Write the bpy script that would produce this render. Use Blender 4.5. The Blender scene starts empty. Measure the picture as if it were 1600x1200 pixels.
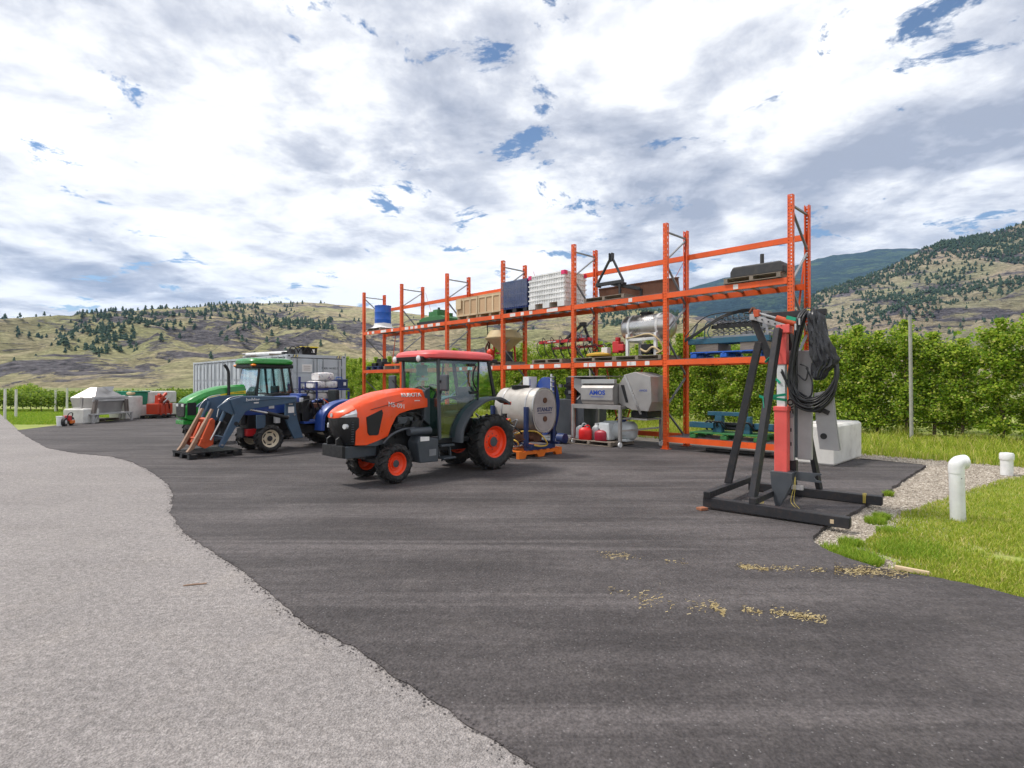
import bpy, bmesh, math, random
from mathutils import Vector, Matrix, noise
RAD = math.radians
random.seed(11)
sc = bpy.context.scene
C = sc.collection

# ------------------------------------------------------------------ camera, sky, sun, exposure
CAM_H, FOC = 1.73, 868.0            # eye height in metres, focal length in photo pixels
cd = bpy.data.cameras.new('camera'); cam = bpy.data.objects.new('camera', cd); C.objects.link(cam)
cam.location = (0, 0, CAM_H); cam.rotation_euler = (RAD(90), 0, 0)
cd.sensor_width = 36; cd.lens = 36 * FOC / 1600; cd.clip_start = 0.05; cd.clip_end = 20000
sc.camera = cam

SUN_EL, SUN_AZ = 58.0, -84.0         # azimuth from +Y towards +X
w = bpy.data.worlds.new('World'); sc.world = w; w.use_nodes = True
nt = w.node_tree; nt.nodes.clear(); N = nt.nodes.new; L = nt.links.new
out = N('ShaderNodeOutputWorld'); bg = N('ShaderNodeBackground'); bg.inputs['Strength'].default_value = 0.10
sky = N('ShaderNodeTexSky'); sky.sky_type = 'NISHITA'; sky.sun_disc = False
sky.sun_elevation = RAD(SUN_EL); sky.sun_rotation = RAD(SUN_AZ); sky.air_density = 1.0; sky.dust_density = 0.1; sky.ozone_density = 3.0
tc = N('ShaderNodeTexCoord'); sep = N('ShaderNodeSeparateXYZ'); L(tc.outputs['Generated'], sep.inputs[0])
def math_node(op, a, b=None, c=None, clamp=False):
    n = N('ShaderNodeMath'); n.operation = op; n.use_clamp = clamp
    for i, v in enumerate((a, b, c)):
        if v is None: continue
        if isinstance(v, (int, float)): n.inputs[i].default_value = v
        else: L(v, n.inputs[i])
    return n.outputs[0]
zz = math_node('ADD', math_node('MAXIMUM', sep.outputs['Z'], 0.0), 0.14)
cv = N('ShaderNodeCombineXYZ')
L(math_node('DIVIDE', sep.outputs['X'], zz), cv.inputs[0]); L(math_node('DIVIDE', sep.outputs['Y'], zz), cv.inputs[1])
def wnoise(scale, detail, rough, off, dist=0.0):
    mp = N('ShaderNodeMapping'); mp.inputs['Location'].default_value = off; L(cv.outputs[0], mp.inputs['Vector'])
    n = N('ShaderNodeTexNoise'); n.inputs['Scale'].default_value = scale; n.inputs['Detail'].default_value = detail
    n.inputs['Roughness'].default_value = rough; n.inputs['Distortion'].default_value = dist
    L(mp.outputs[0], n.inputs['Vector']); return n.outputs['Fac']
def wramp(fac, stops):
    r = N('ShaderNodeValToRGB'); e = r.color_ramp.elements
    while len(e) < len(stops): e.new(0.5)
    for el, (p, c) in zip(e, stops): el.position = p; el.color = (*c, 1)
    L(fac, r.inputs[0]); return r.outputs['Color']
n_big = wnoise(0.62, 3, 0.5, (3.1, 1.7, 0.4)); n_mid = wnoise(2.0, 9, 0.60, (7.3, 2.2, 5.0), 0.25); n_det = wnoise(5.5, 8, 0.62, (0.3, 9.1, 2.0), 0.2)
shade = math_node('ADD', math_node('ADD', math_node('MULTIPLY', n_big, 0.46), math_node('MULTIPLY', n_mid, 0.42)), math_node('MULTIPLY', n_det, 0.16))
cloud = wramp(shade, [(0.425, (3.6, 3.9, 4.7)), (0.48, (6.0, 6.2, 6.8)), (0.525, (9.0, 9.05, 9.2)), (0.575, (11.0, 11.0, 10.9))])
n_hole = wnoise(3.4, 10, 0.66, (11.0, 4.0, 8.0), 0.3)
hole_amt = math_node('ADD', math_node('MULTIPLY', n_hole, 0.75), math_node('MULTIPLY', wnoise(0.9, 2, 0.5, (5.6, 8.3, 1.0)), 0.25))
mask = wramp(hole_amt, [(0.385, (0, 0, 0)), (0.42, (1, 1, 1))])
mix = N('ShaderNodeMix'); mix.data_type = 'RGBA'
L(mask, mix.inputs['Factor']); L(sky.outputs[0], mix.inputs['A']); L(cloud, mix.inputs['B'])
L(mix.outputs['Result'], bg.inputs['Color']); L(bg.outputs[0], out.inputs['Surface'])

sd = bpy.data.lights.new('sun', 'SUN'); sd.energy = 3.0; sd.angle = RAD(9); sd.color = (1.0, 0.94, 0.86)
sun = bpy.data.objects.new('sun', sd); C.objects.link(sun)
sdir = Vector((math.sin(RAD(SUN_AZ)) * math.cos(RAD(SUN_EL)), math.cos(RAD(SUN_AZ)) * math.cos(RAD(SUN_EL)), math.sin(RAD(SUN_EL))))
sun.rotation_euler = sdir.to_track_quat('Z', 'Y').to_euler(); sun.location = (0, 0, 60)
vs = sc.view_settings; vs.view_transform = 'Standard'; vs.look = 'None'; vs.gamma = 1; vs.exposure = 0.32
sc.render.engine = 'CYCLES'
cy = sc.cycles; cy.use_denoising = True; cy.max_bounces = 6; cy.diffuse_bounces = 3; cy.glossy_bounces = 3; cy.transparent_max_bounces = 12; cy.transmission_bounces = 4
cy.use_adaptive_sampling = True; cy.adaptive_threshold = 0.015; cy.caustics_reflective = False; cy.caustics_refractive = False

# ------------------------------------------------------------------ helpers: materials
def new_mat(name):
    m = bpy.data.materials.new(name); m.use_nodes = True; t = m.node_tree
    return m, t, t.nodes['Principled BSDF']
def nd(t, kind, **kw):
    n = t.nodes.new(kind)
    for k, v in kw.items():
        if k in n.inputs.keys(): n.inputs[k].default_value = v
        else: setattr(n, k, v)
    return n
def coords(t, kind='Object', scale=(1, 1, 1), rot=(0, 0, 0)):
    c = nd(t, 'ShaderNodeTexCoord'); m = nd(t, 'ShaderNodeMapping'); m.inputs['Scale'].default_value = scale; m.inputs['Rotation'].default_value = rot
    t.links.new(c.outputs[kind], m.inputs['Vector']); return m.outputs[0]
def geo_pos(t, scale=(1, 1, 1), rot=(0, 0, 0)):
    c = nd(t, 'ShaderNodeNewGeometry'); m = nd(t, 'ShaderNodeMapping'); m.inputs['Scale'].default_value = scale; m.inputs['Rotation'].default_value = rot
    t.links.new(c.outputs['Position'], m.inputs['Vector']); return m.outputs[0]
def nz(t, vec, scale, detail=4, rough=0.55, dist=0.0):
    n = nd(t, 'ShaderNodeTexNoise', Scale=scale, Detail=detail, Roughness=rough, Distortion=dist); t.links.new(vec, n.inputs['Vector']); return n.outputs['Fac']
def ramp(t, fac, stops, interp='LINEAR'):
    r = nd(t, 'ShaderNodeValToRGB'); r.color_ramp.interpolation = interp; e = r.color_ramp.elements
    while len(e) < len(stops): e.new(0.5)
    for el, (p, c) in zip(e, stops): el.position = p; el.color = (*c, 1) if hasattr(c, '__len__') else (c, c, c, 1)
    t.links.new(fac, r.inputs[0]); return r.outputs['Color']
def mixc(t, fac, a, b, blend='MIX'):
    m = nd(t, 'ShaderNodeMix', data_type='RGBA', blend_type=blend)
    for key, v in (('Factor', fac), ('A', a), ('B', b)):
        s = [i for i in m.inputs if i.name == key and (i.type == 'RGBA' if key != 'Factor' else i.type == 'VALUE')][0]
        if isinstance(v, (int, float)): s.default_value = v
        elif isinstance(v, tuple): s.default_value = (*v, 1)
        else: t.links.new(v, s)
    return [o for o in m.outputs if o.type == 'RGBA'][0]
def mth(t, op, a, b=0.0):
    n = nd(t, 'ShaderNodeMath', operation=op)
    for i, v in enumerate((a, b)):
        if isinstance(v, (int, float)): n.inputs[i].default_value = v
        else: t.links.new(v, n.inputs[i])
    return n.outputs[0]
def bump(t, h, bsdf, strength=0.3, dist=0.01):
    b = nd(t, 'ShaderNodeBump', Strength=strength, Distance=dist); t.links.new(h, b.inputs['Height']); t.links.new(b.outputs[0], bsdf.inputs['Normal'])
def paint(name, col, rough=0.45, metal=0.0, dirt=0.25, dirt_col=(0.20, 0.17, 0.13), scale=3.0, coat=0.0, wear=None, fine=60.0, bmp=0.08):
    """painted or bare sheet: base colour, uneven tone, dust in patches, optional worn spots"""
    m, t, b = new_mat(name); v = geo_pos(t)
    tone = ramp(t, nz(t, v, scale, 5), [(0.3, 0.82), (0.7, 1.08)])
    c = mixc(t, 1.0, (*col,), tone, 'MULTIPLY')
    d = ramp(t, nz(t, v, scale * 2.3, 8, 0.65), [(0.48, 0.0), (0.75, 1.0)])
    c = mixc(t, mth(t, 'MULTIPLY', d, dirt), c, dirt_col)
    if wear:
        wv = ramp(t, nz(t, v, scale * 7, 8, 0.7), [(0.63, 0.0), (0.67, 1.0)]); c = mixc(t, wv, c, wear)
    t.links.new(c, b.inputs['Base Color'])
    r = ramp(t, nz(t, v, scale * 4, 5), [(0.3, max(rough - 0.1, 0.03)), (0.7, min(rough + 0.15, 1.0))]); t.links.new(r, b.inputs['Roughness'])
    b.inputs['Metallic'].default_value = metal
    if coat: b.inputs['Coat Weight'].default_value = coat; b.inputs['Coat Roughness'].default_value = 0.12
    bump(t, nz(t, v, fine, 3), b, bmp, 0.004)
    return m
def glass(name, tint, refl=0.10):
    m, t, b = new_mat(name); t.nodes.remove(b)
    tr = nd(t, 'ShaderNodeBsdfTransparent'); tr.inputs['Color'].default_value = (*tint, 1)
    gl = nd(t, 'ShaderNodeBsdfGlossy'); gl.inputs['Roughness'].default_value = 0.03
    lw = nd(t, 'ShaderNodeLayerWeight', Blend=0.35); f = mth(t, 'ADD', mth(t, 'MULTIPLY', lw.outputs['Fresnel'], 0.5), refl)
    mx = nd(t, 'ShaderNodeMixShader'); t.links.new(f, mx.inputs[0]); t.links.new(tr.outputs[0], mx.inputs[1]); t.links.new(gl.outputs[0], mx.inputs[2])
    t.links.new(mx.outputs[0], t.nodes['Material Output'].inputs['Surface']); return m
def wood(name, c1, c2, rough=0.8):
    m, t, b = new_mat(name); o = nd(t, 'ShaderNodeObjectInfo'); v = coords(t, 'Object', (2, 14, 14))
    g = nz(t, v, 2.2, 8, 0.65, 0.6); c = mixc(t, ramp(t, g, [(0.3, 0.0), (0.7, 1.0)]), c1, c2)
    c = mixc(t, 1.0, c, ramp(t, o.outputs['Random'], [(0, 0.72), (1, 1.12)]), 'MULTIPLY')
    t.links.new(c, b.inputs['Base Color']); b.inputs['Roughness'].default_value = rough; bump(t, g, b, 0.3, 0.004); return m

# ------------------------------------------------------------------ helpers: meshes and objects
class MB:
    """collects shapes; build() links them as ONE mesh object"""
    def __init__(s): s.v = []; s.f = []
    def add(s, vs, fs):
        o = len(s.v); s.v += [tuple(p) for p in vs]; s.f += [tuple(i + o for i in f) for f in fs]; return s
    def box(s, x0, x1, y0, y1, z0, z1):
        return s.add([(x0, y0, z0), (x1, y0, z0), (x1, y1, z0), (x0, y1, z0), (x0, y0, z1), (x1, y0, z1), (x1, y1, z1), (x0, y1, z1)],
                     [(0, 3, 2, 1), (4, 5, 6, 7), (0, 1, 5, 4), (1, 2, 6, 5), (2, 3, 7, 6), (3, 0, 4, 7)])
    def bar(s, p0, p1, w, h, up=(0, 0, 1)):
        p0, p1 = Vector(p0), Vector(p1); d = (p1 - p0).normalized(); u = Vector(up)
        if abs(d.dot(u)) > 0.98: u = Vector((1, 0, 0))
        a = d.cross(u).normalized() * w / 2; b = a.cross(d).normalized() * h / 2
        vs = [p + i * a + j * b for p in (p0, p1) for i, j in ((-1, -1), (1, -1), (1, 1), (-1, 1))]
        return s.add(vs, [(0, 1, 2, 3), (7, 6, 5, 4), (0, 4, 5, 1), (1, 5, 6, 2), (2, 6, 7, 3), (3, 7, 4, 0)])
    def ring(s, c, d, r, n, up=None):
        d = Vector(d).normalized(); u = Vector(up) if up else (Vector((0, 0, 1)) if abs(d.z) < 0.9 else Vector((1, 0, 0)))
        a = d.cross(u).normalized(); b = a.cross(d)
        return [Vector(c) + (a * math.cos(2 * math.pi * i / n) + b * math.sin(2 * math.pi * i / n)) * r for i in range(n)]
    def loft(s, rings, cap=True, closed=True):
        n = len(rings[0]); vs = [p for r in rings for p in r]; fs = []
        for k in range(len(rings) - 1):
            for i in range(n if closed else n - 1):
                j = (i + 1) % n; fs.append((k * n + i, k * n + j, (k + 1) * n + j, (k + 1) * n + i))
        if cap: fs.append(tuple(range(n))[::-1]); fs.append(tuple((len(rings) - 1) * n + i for i in range(n)))
        return s.add(vs, fs)
    def cyl(s, p0, p1, r, r2=None, n=16, cap=True):
        d = Vector(p1) - Vector(p0); return s.loft([s.ring(p0, d, r, n), s.ring(p1, d, r if r2 is None else r2, n)], cap)
    def tube(s, pts, r, n=8, sub=0, cap=True):
        pts = [Vector(p) for p in pts]
        if sub: pts = smooth_path(pts, sub)
        rings = []; u = None
        for i, p in enumerate(pts):
            d = (pts[min(i + 1, len(pts) - 1)] - pts[max(i - 1, 0)]).normalized()
            if u is None: u = Vector((0, 0, 1)) if abs(d.z) < 0.9 else Vector((1, 0, 0))
            a = d.cross(u).normalized(); b = a.cross(d).normalized(); u = b
            rr = r[i * (len(r) - 1) // max(len(pts) - 1, 1)] if isinstance(r, (list, tuple)) else r
            rings.append([p + (a * math.cos(2 * math.pi * k / n) + b * math.sin(2 * math.pi * k / n)) * rr for k in range(n)])
        return s.loft(rings, cap)
    def lathe(s, prof, o=(0, 0, 0), axis=(0, 0, 1), n=24, cap=True):
        a = Vector(axis).normalized(); return s.loft([s.ring(Vector(o) + a * h, a, max(r, 1e-4), n) for r, h in prof], cap)
    def prism(s, poly, ax, a, b):
        f = {'x': lambda p, k: (k, p[0], p[1]), 'y': lambda p, k: (p[0], k, p[1]), 'z': lambda p, k: (p[0], p[1], k)}[ax]
        n = len(poly); vs = [f(p, a) for p in poly] + [f(p, b) for p in poly]
        fs = [tuple(range(n)), tuple(range(2 * n - 1, n - 1, -1))] + [(i, i + n, (i + 1) % n + n, (i + 1) % n) for i in range(n)]
        return s.add(vs, fs)
    def ball(s, c, r, sc3=(1, 1, 1), n=12, m=8):
        rings = []
        for k in range(1, m):
            th = math.pi * k / m; rings.append([Vector((c[0] + r * sc3[0] * math.sin(th) * math.cos(2 * math.pi * i / n), c[1] + r * sc3[1] * math.sin(th) * math.sin(2 * math.pi * i / n), c[2] - r * sc3[2] * math.cos(th))) for i in range(n)])
        return s.loft(rings)
    def mesh(s, name, mat, smooth=0, bevel=0):
        me = bpy.data.meshes.new(name); me.from_pydata(s.v, [], s.f); bm = bmesh.new(); bm.from_mesh(me)
        bmesh.ops.recalc_face_normals(bm, faces=bm.faces)
        if bevel:
            es = [e for e in bm.edges if len(e.link_faces) == 2 and e.calc_face_angle(0) > 0.6]
            bmesh.ops.bevel(bm, geom=es, offset=bevel, segments=2, profile=0.6, affect='EDGES', clamp_overlap=True)
        if smooth:
            for f in bm.faces: f.smooth = True
            lim = RAD(smooth)
            for e in bm.edges: e.smooth = len(e.link_faces) == 2 and e.calc_face_angle(0) < lim
        bm.to_mesh(me); bm.free(); me.materials.append(mat); return me
    def build(s, name, mat, parent=None, smooth=0, bevel=0):
        return link(name, s.mesh(name, mat, smooth, bevel), parent)
def link(name, me, parent=None, loc=(0, 0, 0), rot=(0, 0, 0)):
    o = bpy.data.objects.new(name, me); C.objects.link(o); o.parent = parent; o.location = loc; o.rotation_euler = rot; return o
def smooth_path(p, k):
    q = []; P = [p[0]] + list(p) + [p[-1]]
    for i in range(1, len(P) - 2):
        for j in range(k):
            t = j / k; a, b, c, d = P[i - 1], P[i], P[i + 1], P[i + 2]
            q.append(0.5 * ((2 * b) + (c - a) * t + (2 * a - 5 * b + 4 * c - d) * t * t + (3 * b - a - 3 * c + d) * t ** 3))
    return q + [p[-1]]
def tag(o, label, cat, group=None):
    o['label'] = label; o['category'] = cat
    if group: o['group'] = group
    return o
def thing(name, label, cat, loc=(0, 0, 0), rz=0.0, group=None):
    o = bpy.data.objects.new(name, None); C.objects.link(o); o.location = loc; o.rotation_euler = (0, 0, rz); o.empty_display_size = 0.2
    return tag(o, label, cat, group)
def pivot(name, parent, loc=(0, 0, 0), rot=(0, 0, 0)):
    o = bpy.data.objects.new(name, None); C.objects.link(o); o.parent = parent; o.location = loc; o.rotation_euler = rot; o.empty_display_size = 0.1; return o
def structure(o): o['kind'] = 'structure'; return o
def stuff(o): o['kind'] = 'stuff'; return o
def copy_tree(o, parent=None):
    c = o.copy(); C.objects.link(c); c.parent = parent
    for ch in list(o.children): copy_tree(ch, c)
    return c
def text(body, size, pos, xdir, up, mat, parent, name='lettering', ex=0.003, sx=1.0, bold=0.0):
    cu = bpy.data.curves.new('t', 'FONT'); cu.body = body; cu.size = size; cu.extrude = ex; cu.align_x = 'CENTER'; cu.align_y = 'CENTER'; cu.offset = bold; cu.resolution_u = 3
    to = bpy.data.objects.new('t', cu); me = bpy.data.meshes.new_from_object(to); bpy.data.objects.remove(to); bpy.data.curves.remove(cu)
    x = Vector(xdir).normalized(); u = Vector(up).normalized(); n = x.cross(u)
    me.transform(Matrix(((x.x * sx, u.x, n.x, pos[0]), (x.y * sx, u.y, n.y, pos[1]), (x.z * sx, u.z, n.z, pos[2]), (0, 0, 0, 1))))
    me.materials.clear(); me.materials.append(mat); me.name = name; return link(name, me, parent)
def gp(px, py, z=0.0):
    """the spot on level ground (height z) seen at a photo position: used to survey the site"""
    t = (CAM_H - z) * FOC / (py - 600.0); return Vector(((px - 800.0) / FOC * t, t, z))
U = Vector((-0.7013, 0.7128, 0)); V = Vector((0.7128, 0.7013, 0))     # along the racking (away, left) and across it (away, right)
RACK0 = Vector((6.257, 12.5, 0)); RACK_RZ = math.atan2(U.y, U.x)
def rk(x, y, z): return RACK0 + U * x - V * y + Vector((0, 0, z))         # racking coordinates -> site

# ------------------------------------------------------------------ ground materials
def m_asphalt(name, dark, light, speck, scale, streak, stain, dust):
    m, t, b = new_mat(name); v = geo_pos(t); vs_ = geo_pos(t, (0.20, 1.5, 1), (0, 0, RAD(-113))); vw = geo_pos(t, (0.10, 2.2, 1), (0, 0, RAD(-126)))
    c = mixc(t, ramp(t, nz(t, v, 0.5, 8, 0.66), [(0.32, 0.0), (0.68, 1.0)]), dark, light)
    c = mixc(t, mth(t, 'MULTIPLY', ramp(t, nz(t, vs_, 1.0, 7, 0.62, 0.4), [(0.42, 0.0), (0.62, 1.0)]), streak), c, tuple(x * 0.62 for x in dark))
    c = mixc(t, mth(t, 'MULTIPLY', ramp(t, nz(t, vw, 1.1, 6, 0.6, 0.3), [(0.55, 0.0), (0.66, 1.0)]), streak * 0.8), c, tuple(x * 1.25 for x in light))
    c = mixc(t, mth(t, 'MULTIPLY', ramp(t, nz(t, v, 1.7, 9, 0.72), [(0.52, 0.0), (0.72, 1.0)]), dust), c, (0.40, 0.35, 0.30))
    so = nd(t, 'ShaderNodeTexVoronoi', Scale=0.55); so.inputs['Randomness'].default_value = 1.0; t.links.new(v, so.inputs['Vector'])
    sd_ = mth(t, 'ADD', so.outputs['Distance'], mth(t, 'MULTIPLY', nz(t, v, 6, 6, 0.7), 0.16)); c = mixc(t, mth(t, 'MULTIPLY', ramp(t, sd_, [(0.12, 1.0), (0.22, 0.0)]), stain), c, tuple(x * 0.35 for x in dark))
    g1 = ramp(t, nz(t, v, scale, 3, 0.75), [(0.32, 0.60), (0.5, 1.0), (0.68, 1.42)]); c = mixc(t, 0.9, c, g1, 'MULTIPLY')
    g2 = ramp(t, nz(t, v, scale * 0.28, 5, 0.75), [(0.34, 0.72), (0.5, 1.0), (0.66, 1.30)]); c = mixc(t, 0.9, c, g2, 'MULTIPLY')
    vo = nd(t, 'ShaderNodeTexVoronoi', Scale=scale * 1.1); t.links.new(v, vo.inputs['Vector'])
    pick = mth(t, 'GREATER_THAN', nd_sep(t, vo.outputs['Color']), 0.90); near = mth(t, 'LESS_THAN', vo.outputs['Distance'], 0.26)
    c = mixc(t, mth(t, 'MULTIPLY', mth(t, 'MULTIPLY', pick, near), 0.5), c, speck)
    t.links.new(c, b.inputs['Base Color']); b.inputs['Roughness'].default_value = 0.82; b.inputs['Specular IOR Level'].default_value = 0.3
    h = mth(t, 'ADD', vo.outputs['Distance'], mth(t, 'MULTIPLY', nz(t, v, scale * 0.6, 4), 1.4)); bump(t, h, b, 0.7, 0.012); return m
def nd_sep(t, col):
    s = nd(t, 'ShaderNodeSeparateColor'); t.links.new(col, s.inputs[0]); return s.outputs[0]
M = {}
M['asphalt'] = m_asphalt('dark_asphalt', (0.056, 0.050, 0.051), (0.112, 0.100, 0.100), (0.24, 0.23, 0.23), 42, 0.65, 0.5, 0.05)
M['road'] = m_asphalt('worn_asphalt', (0.232, 0.214, 0.209), (0.292, 0.268, 0.258), (0.46, 0.44, 0.42), 75, 0.14, 0.06, 0.20)
def m_ground(name, stops, scale, bs=0.5, fine=40):
    m, t, b = new_mat(name); v = geo_pos(t)
    c = ramp(t, nz(t, v, scale, 8, 0.65), stops); f = ramp(t, nz(t, v, fine, 4, 0.7), [(0.3, 0.6), (0.7, 1.35)])
    c = mixc(t, 0.8, c, f, 'MULTIPLY'); t.links.new(c, b.inputs['Base Color']); b.inputs['Roughness'].default_value = 0.95; bump(t, nz(t, v, fine, 5), b, bs, 0.02); return m
M['field'] = m_ground('field_grass', [(0.35, (0.10, 0.13, 0.03)), (0.5, (0.16, 0.19, 0.045)), (0.62, (0.26, 0.23, 0.10))], 0.35)
M['lawn'] = m_ground('lawn_soil', [(0.33, (0.16, 0.22, 0.03)), (0.5, (0.26, 0.31, 0.06)), (0.66, (0.36, 0.34, 0.14))], 1.1)
M['gravel_bed'] = m_ground('gravel_bed', [(0.3, (0.25, 0.215, 0.17)), (0.55, (0.38, 0.33, 0.27)), (0.7, (0.48, 0.43, 0.36))], 3.0, 0.8, 60)
def m_island(name, stops, rough=0.6, trans=0.0):
    m, t, b = new_mat(name); g = nd(t, 'ShaderNodeNewGeometry'); c = ramp(t, g.outputs['Random Per Island'], stops); t.links.new(c, b.inputs['Base Color']); b.inputs['Roughness'].default_value = rough
    b.inputs['Specular IOR Level'].default_value = 0.3
    if trans:
        tl = nd(t, 'ShaderNodeBsdfTranslucent'); t.links.new(c, tl.inputs['Color']); mx = nd(t, 'ShaderNodeMixShader'); mx.inputs[0].default_value = trans
        t.links.new(b.outputs[0], mx.inputs[1]); t.links.new(tl.outputs[0], mx.inputs[2]); t.links.new(mx.outputs[0], t.nodes['Material Output'].inputs['Surface'])
    return m
M['blade'] = m_island('grass_blade', [(0.0, (0.17, 0.27, 0.02)), (0.45, (0.33, 0.42, 0.035)), (0.8, (0.48, 0.50, 0.08)), (1.0, (0.66, 0.55, 0.24))], 0.6, 0.35)
M['lush'] = m_island('lush_grass_blade', [(0.0, (0.15, 0.27, 0.02)), (0.6, (0.26, 0.40, 0.03)), (1.0, (0.40, 0.46, 0.06))], 0.6, 0.35)
M['stone'] = m_island('gravel_stone', [(0.0, (0.20, 0.17, 0.14)), (0.5, (0.40, 0.35, 0.29)), (1.0, (0.62, 0.57, 0.50))], 0.85)
M['straw'] = m_island('straw', [(0.0, (0.30, 0.23, 0.11)), (0.6, (0.50, 0.39, 0.19)), (1.0, (0.62, 0.52, 0.31))], 0.8)
M['leaf'] = m_island('apple_leaf', [(0.0, (0.12, 0.23, 0.022)), (0.4, (0.26, 0.41, 0.035)), (0.8, (0.44, 0.55, 0.06)), (0.96, (0.58, 0.60, 0.13)), (1.0, (0.66, 0.60, 0.30))], 0.5, 0.45)
M['vine_leaf'] = m_island('vine_leaf', [(0.0, (0.09, 0.17, 0.02)), (0.5, (0.20, 0.31, 0.035)), (1.0, (0.36, 0.44, 0.06))], 0.5, 0.35)
M['bark'] = paint('bark', (0.16, 0.12, 0.09), 0.9, 0, 0.3, (0.07, 0.06, 0.05), 9)
M['post_wood'] = paint('weathered_post', (0.36, 0.36, 0.33), 0.85, 0, 0.35, (0.2, 0.19, 0.16), 5)

# ------------------------------------------------------------------ ground, roads
def sheet(name, pts, mat, z, thick=0.0, jitter=0.0, step=0.25):
    """a flat polygon on the ground, its edge broken up a little"""
    q = []
    for a, b in zip(pts, pts[1:] + pts[:1]):
        a, b = Vector(a[:2]), Vector(b[:2]); n = 1 if (b - a).length > 60 else max(1, int((b - a).length / step))
        n = min(n, 160)
        for i in range(n):
            p = a.lerp(b, i / n); j = noise.noise(Vector((p.x * 2.3, p.y * 2.3, 3))) + 0.6 * noise.noise(Vector((p.x * 9, p.y * 9, 7))) + 0.45 * noise.noise(Vector((p.x * 31, p.y * 31, 1)))
            d = (b - a).normalized(); q.append((p.x - d.y * j * jitter, p.y + d.x * j * jitter))
    bm = bmesh.new(); vs_ = [bm.verts.new((x, y, z)) for x, y in q]; f = bm.faces.new(vs_)
    if f.normal.z < 0: f.normal_flip()
    bm.normal_update()
    if f.normal.z < 0: f.normal_flip()
    if thick:
        r = bmesh.ops.extrude_face_region(bm, geom=[f]); 
        for v in [g for g in r['geom'] if isinstance(g, bmesh.types.BMVert)]: v.co.z -= thick
        bmesh.ops.recalc_face_normals(bm, faces=bm.faces)
    bmesh.ops.triangulate(bm, faces=[x for x in bm.faces if len(x.verts) > 4])
    me = bpy.data.meshes.new(name); bm.to_mesh(me); bm.free(); me.materials.append(mat); return link(name, me)
structure(sheet('ground', [(-4600, -300), (4600, -300), (4600, 6500), (-4600, 6500)], M['field'], -0.09))
# light old road: a band running along the racking direction
ROAD_V = 1.43
def uv_(a, b): return U * a + V * b
structure(sheet('road', [uv_(-40, -9), uv_(300, -9), uv_(300, ROAD_V), uv_(28.1, ROAD_V), uv_(27.5, 2.2), uv_(12, 4.5), Vector((1.6, 5.2, 0)), Vector((2.6, -1.9, 0)), Vector((2.6, -12, 0))], M['road'], -0.008, 0.1, 0.03))
pad_left = [(27, 672), (45, 684), (75, 700), (120, 708), (175, 713), (205, 721), (232, 734), (262, 755), (271, 775), (267, 800), (285, 830), (330, 860), (385, 895), (430, 935), (480, 975), (560, 1015), (640, 1070), (740, 1133), (840, 1200), (1010, 1330)]
pad_right = [(1640, 944), (1600, 933), (1520, 913), (1440, 899), (1370, 886), (1300, 863), (1272, 846), (1268, 838), (1285, 825), (1330, 802), (1375, 775), (1410, 750), (1447, 727), (1400, 722), (1343, 716)]
pts = [gp(*p) for p in pad_left] + [Vector((1.5, -2, 0)), Vector((14, -2, 0)), Vector((11, 3, 0))] + [gp(*p) for p in pad_right]
pts += [rk(-2.2, -1.45, 0), rk(6, -1.5, 0), rk(19.5, -1.6, 0), rk(21, -3, 0), Vector((-10.0, 33, 0)), Vector((-17.0, 34.5, 0)), Vector((-18.4, 30, 0)), Vector((-18.9, 26.5, 0)), Vector((-19.2, 23.6, 0))]
PAD = [(p.x, p.y) for p in pts]
structure(sheet('asphalt_yard', pts, M['asphalt'], 0.0, 0.085, 0.03, 0.05))
grav = [(1255, 838), (1300, 868), (1370, 892), (1430, 908), (1490, 905), (1470, 860), (1480, 820), (1500, 780), (1560, 752), (1640, 738)]
gpts = [gp(*p) for p in grav] + [gp(1640, 712)] + [rk(-6.5, -2.6, 0), rk(3, -3.4, 0), rk(20, -3.6, 0), rk(21, -1.2, 0), rk(0, -1.2, 0), rk(-1.5, -0.2, 0), gp(1320, 735), gp(1300, 800)]
structure(sheet('gravel_strip', gpts, M['gravel_bed'], -0.048, 0, 0.06))
lawn = [gp(1250, 842), gp(1300, 868), gp(1440, 896), gp(1640, 941), Vector((14, 3, 0)), Vector((30, 8, 0)), Vector((30, 18, 0)), gp(1640, 690), gp(1640, 735), gp(1560, 748), gp(1500, 768), gp(1450, 785), gp(1405, 800), gp(1380, 822), gp(1350, 842), gp(1318, 838)]
GRASS_R = [(p.x, p.y) for p in lawn]
back_grass = [rk(-30, -2.9, 0), rk(-7, -2.9, 0), rk(3, -3.6, 0), rk(30, -4.0, 0), rk(60, -4, 0), rk(60, -30, 0), rk(-30, -30, 0)]
structure(sheet('lawn', [gp(1345, 850), gp(1440, 894), gp(1640, 939), Vector((14, 3, 0)), Vector((30, 8, 0)), Vector((30, 18, 0)), gp(1640, 725), gp(1640, 740), gp(1560, 752), gp(1500, 775), gp(1455, 792), gp(1410, 806), gp(1400, 830)], M['lawn'], -0.040, 0, 0.10))
structure(sheet('orchard_ground', back_grass, M['lawn'], -0.062, 0, 0.15, 0.6))
left_grass = [uv_(28.3, ROAD_V + 0.03), Vector((-19.1, 23.7, 0)), Vector((-19.3, 27.5, 0)), Vector((-19.0, 34.6, 0)), Vector((-12, 40, 0)), Vector((-60, 60, 0)), uv_(90, ROAD_V + 0.03)]
structure(sheet('left_lawn', left_grass, M['lawn'], -0.030, 0, 0.05, 0.6))

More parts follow.
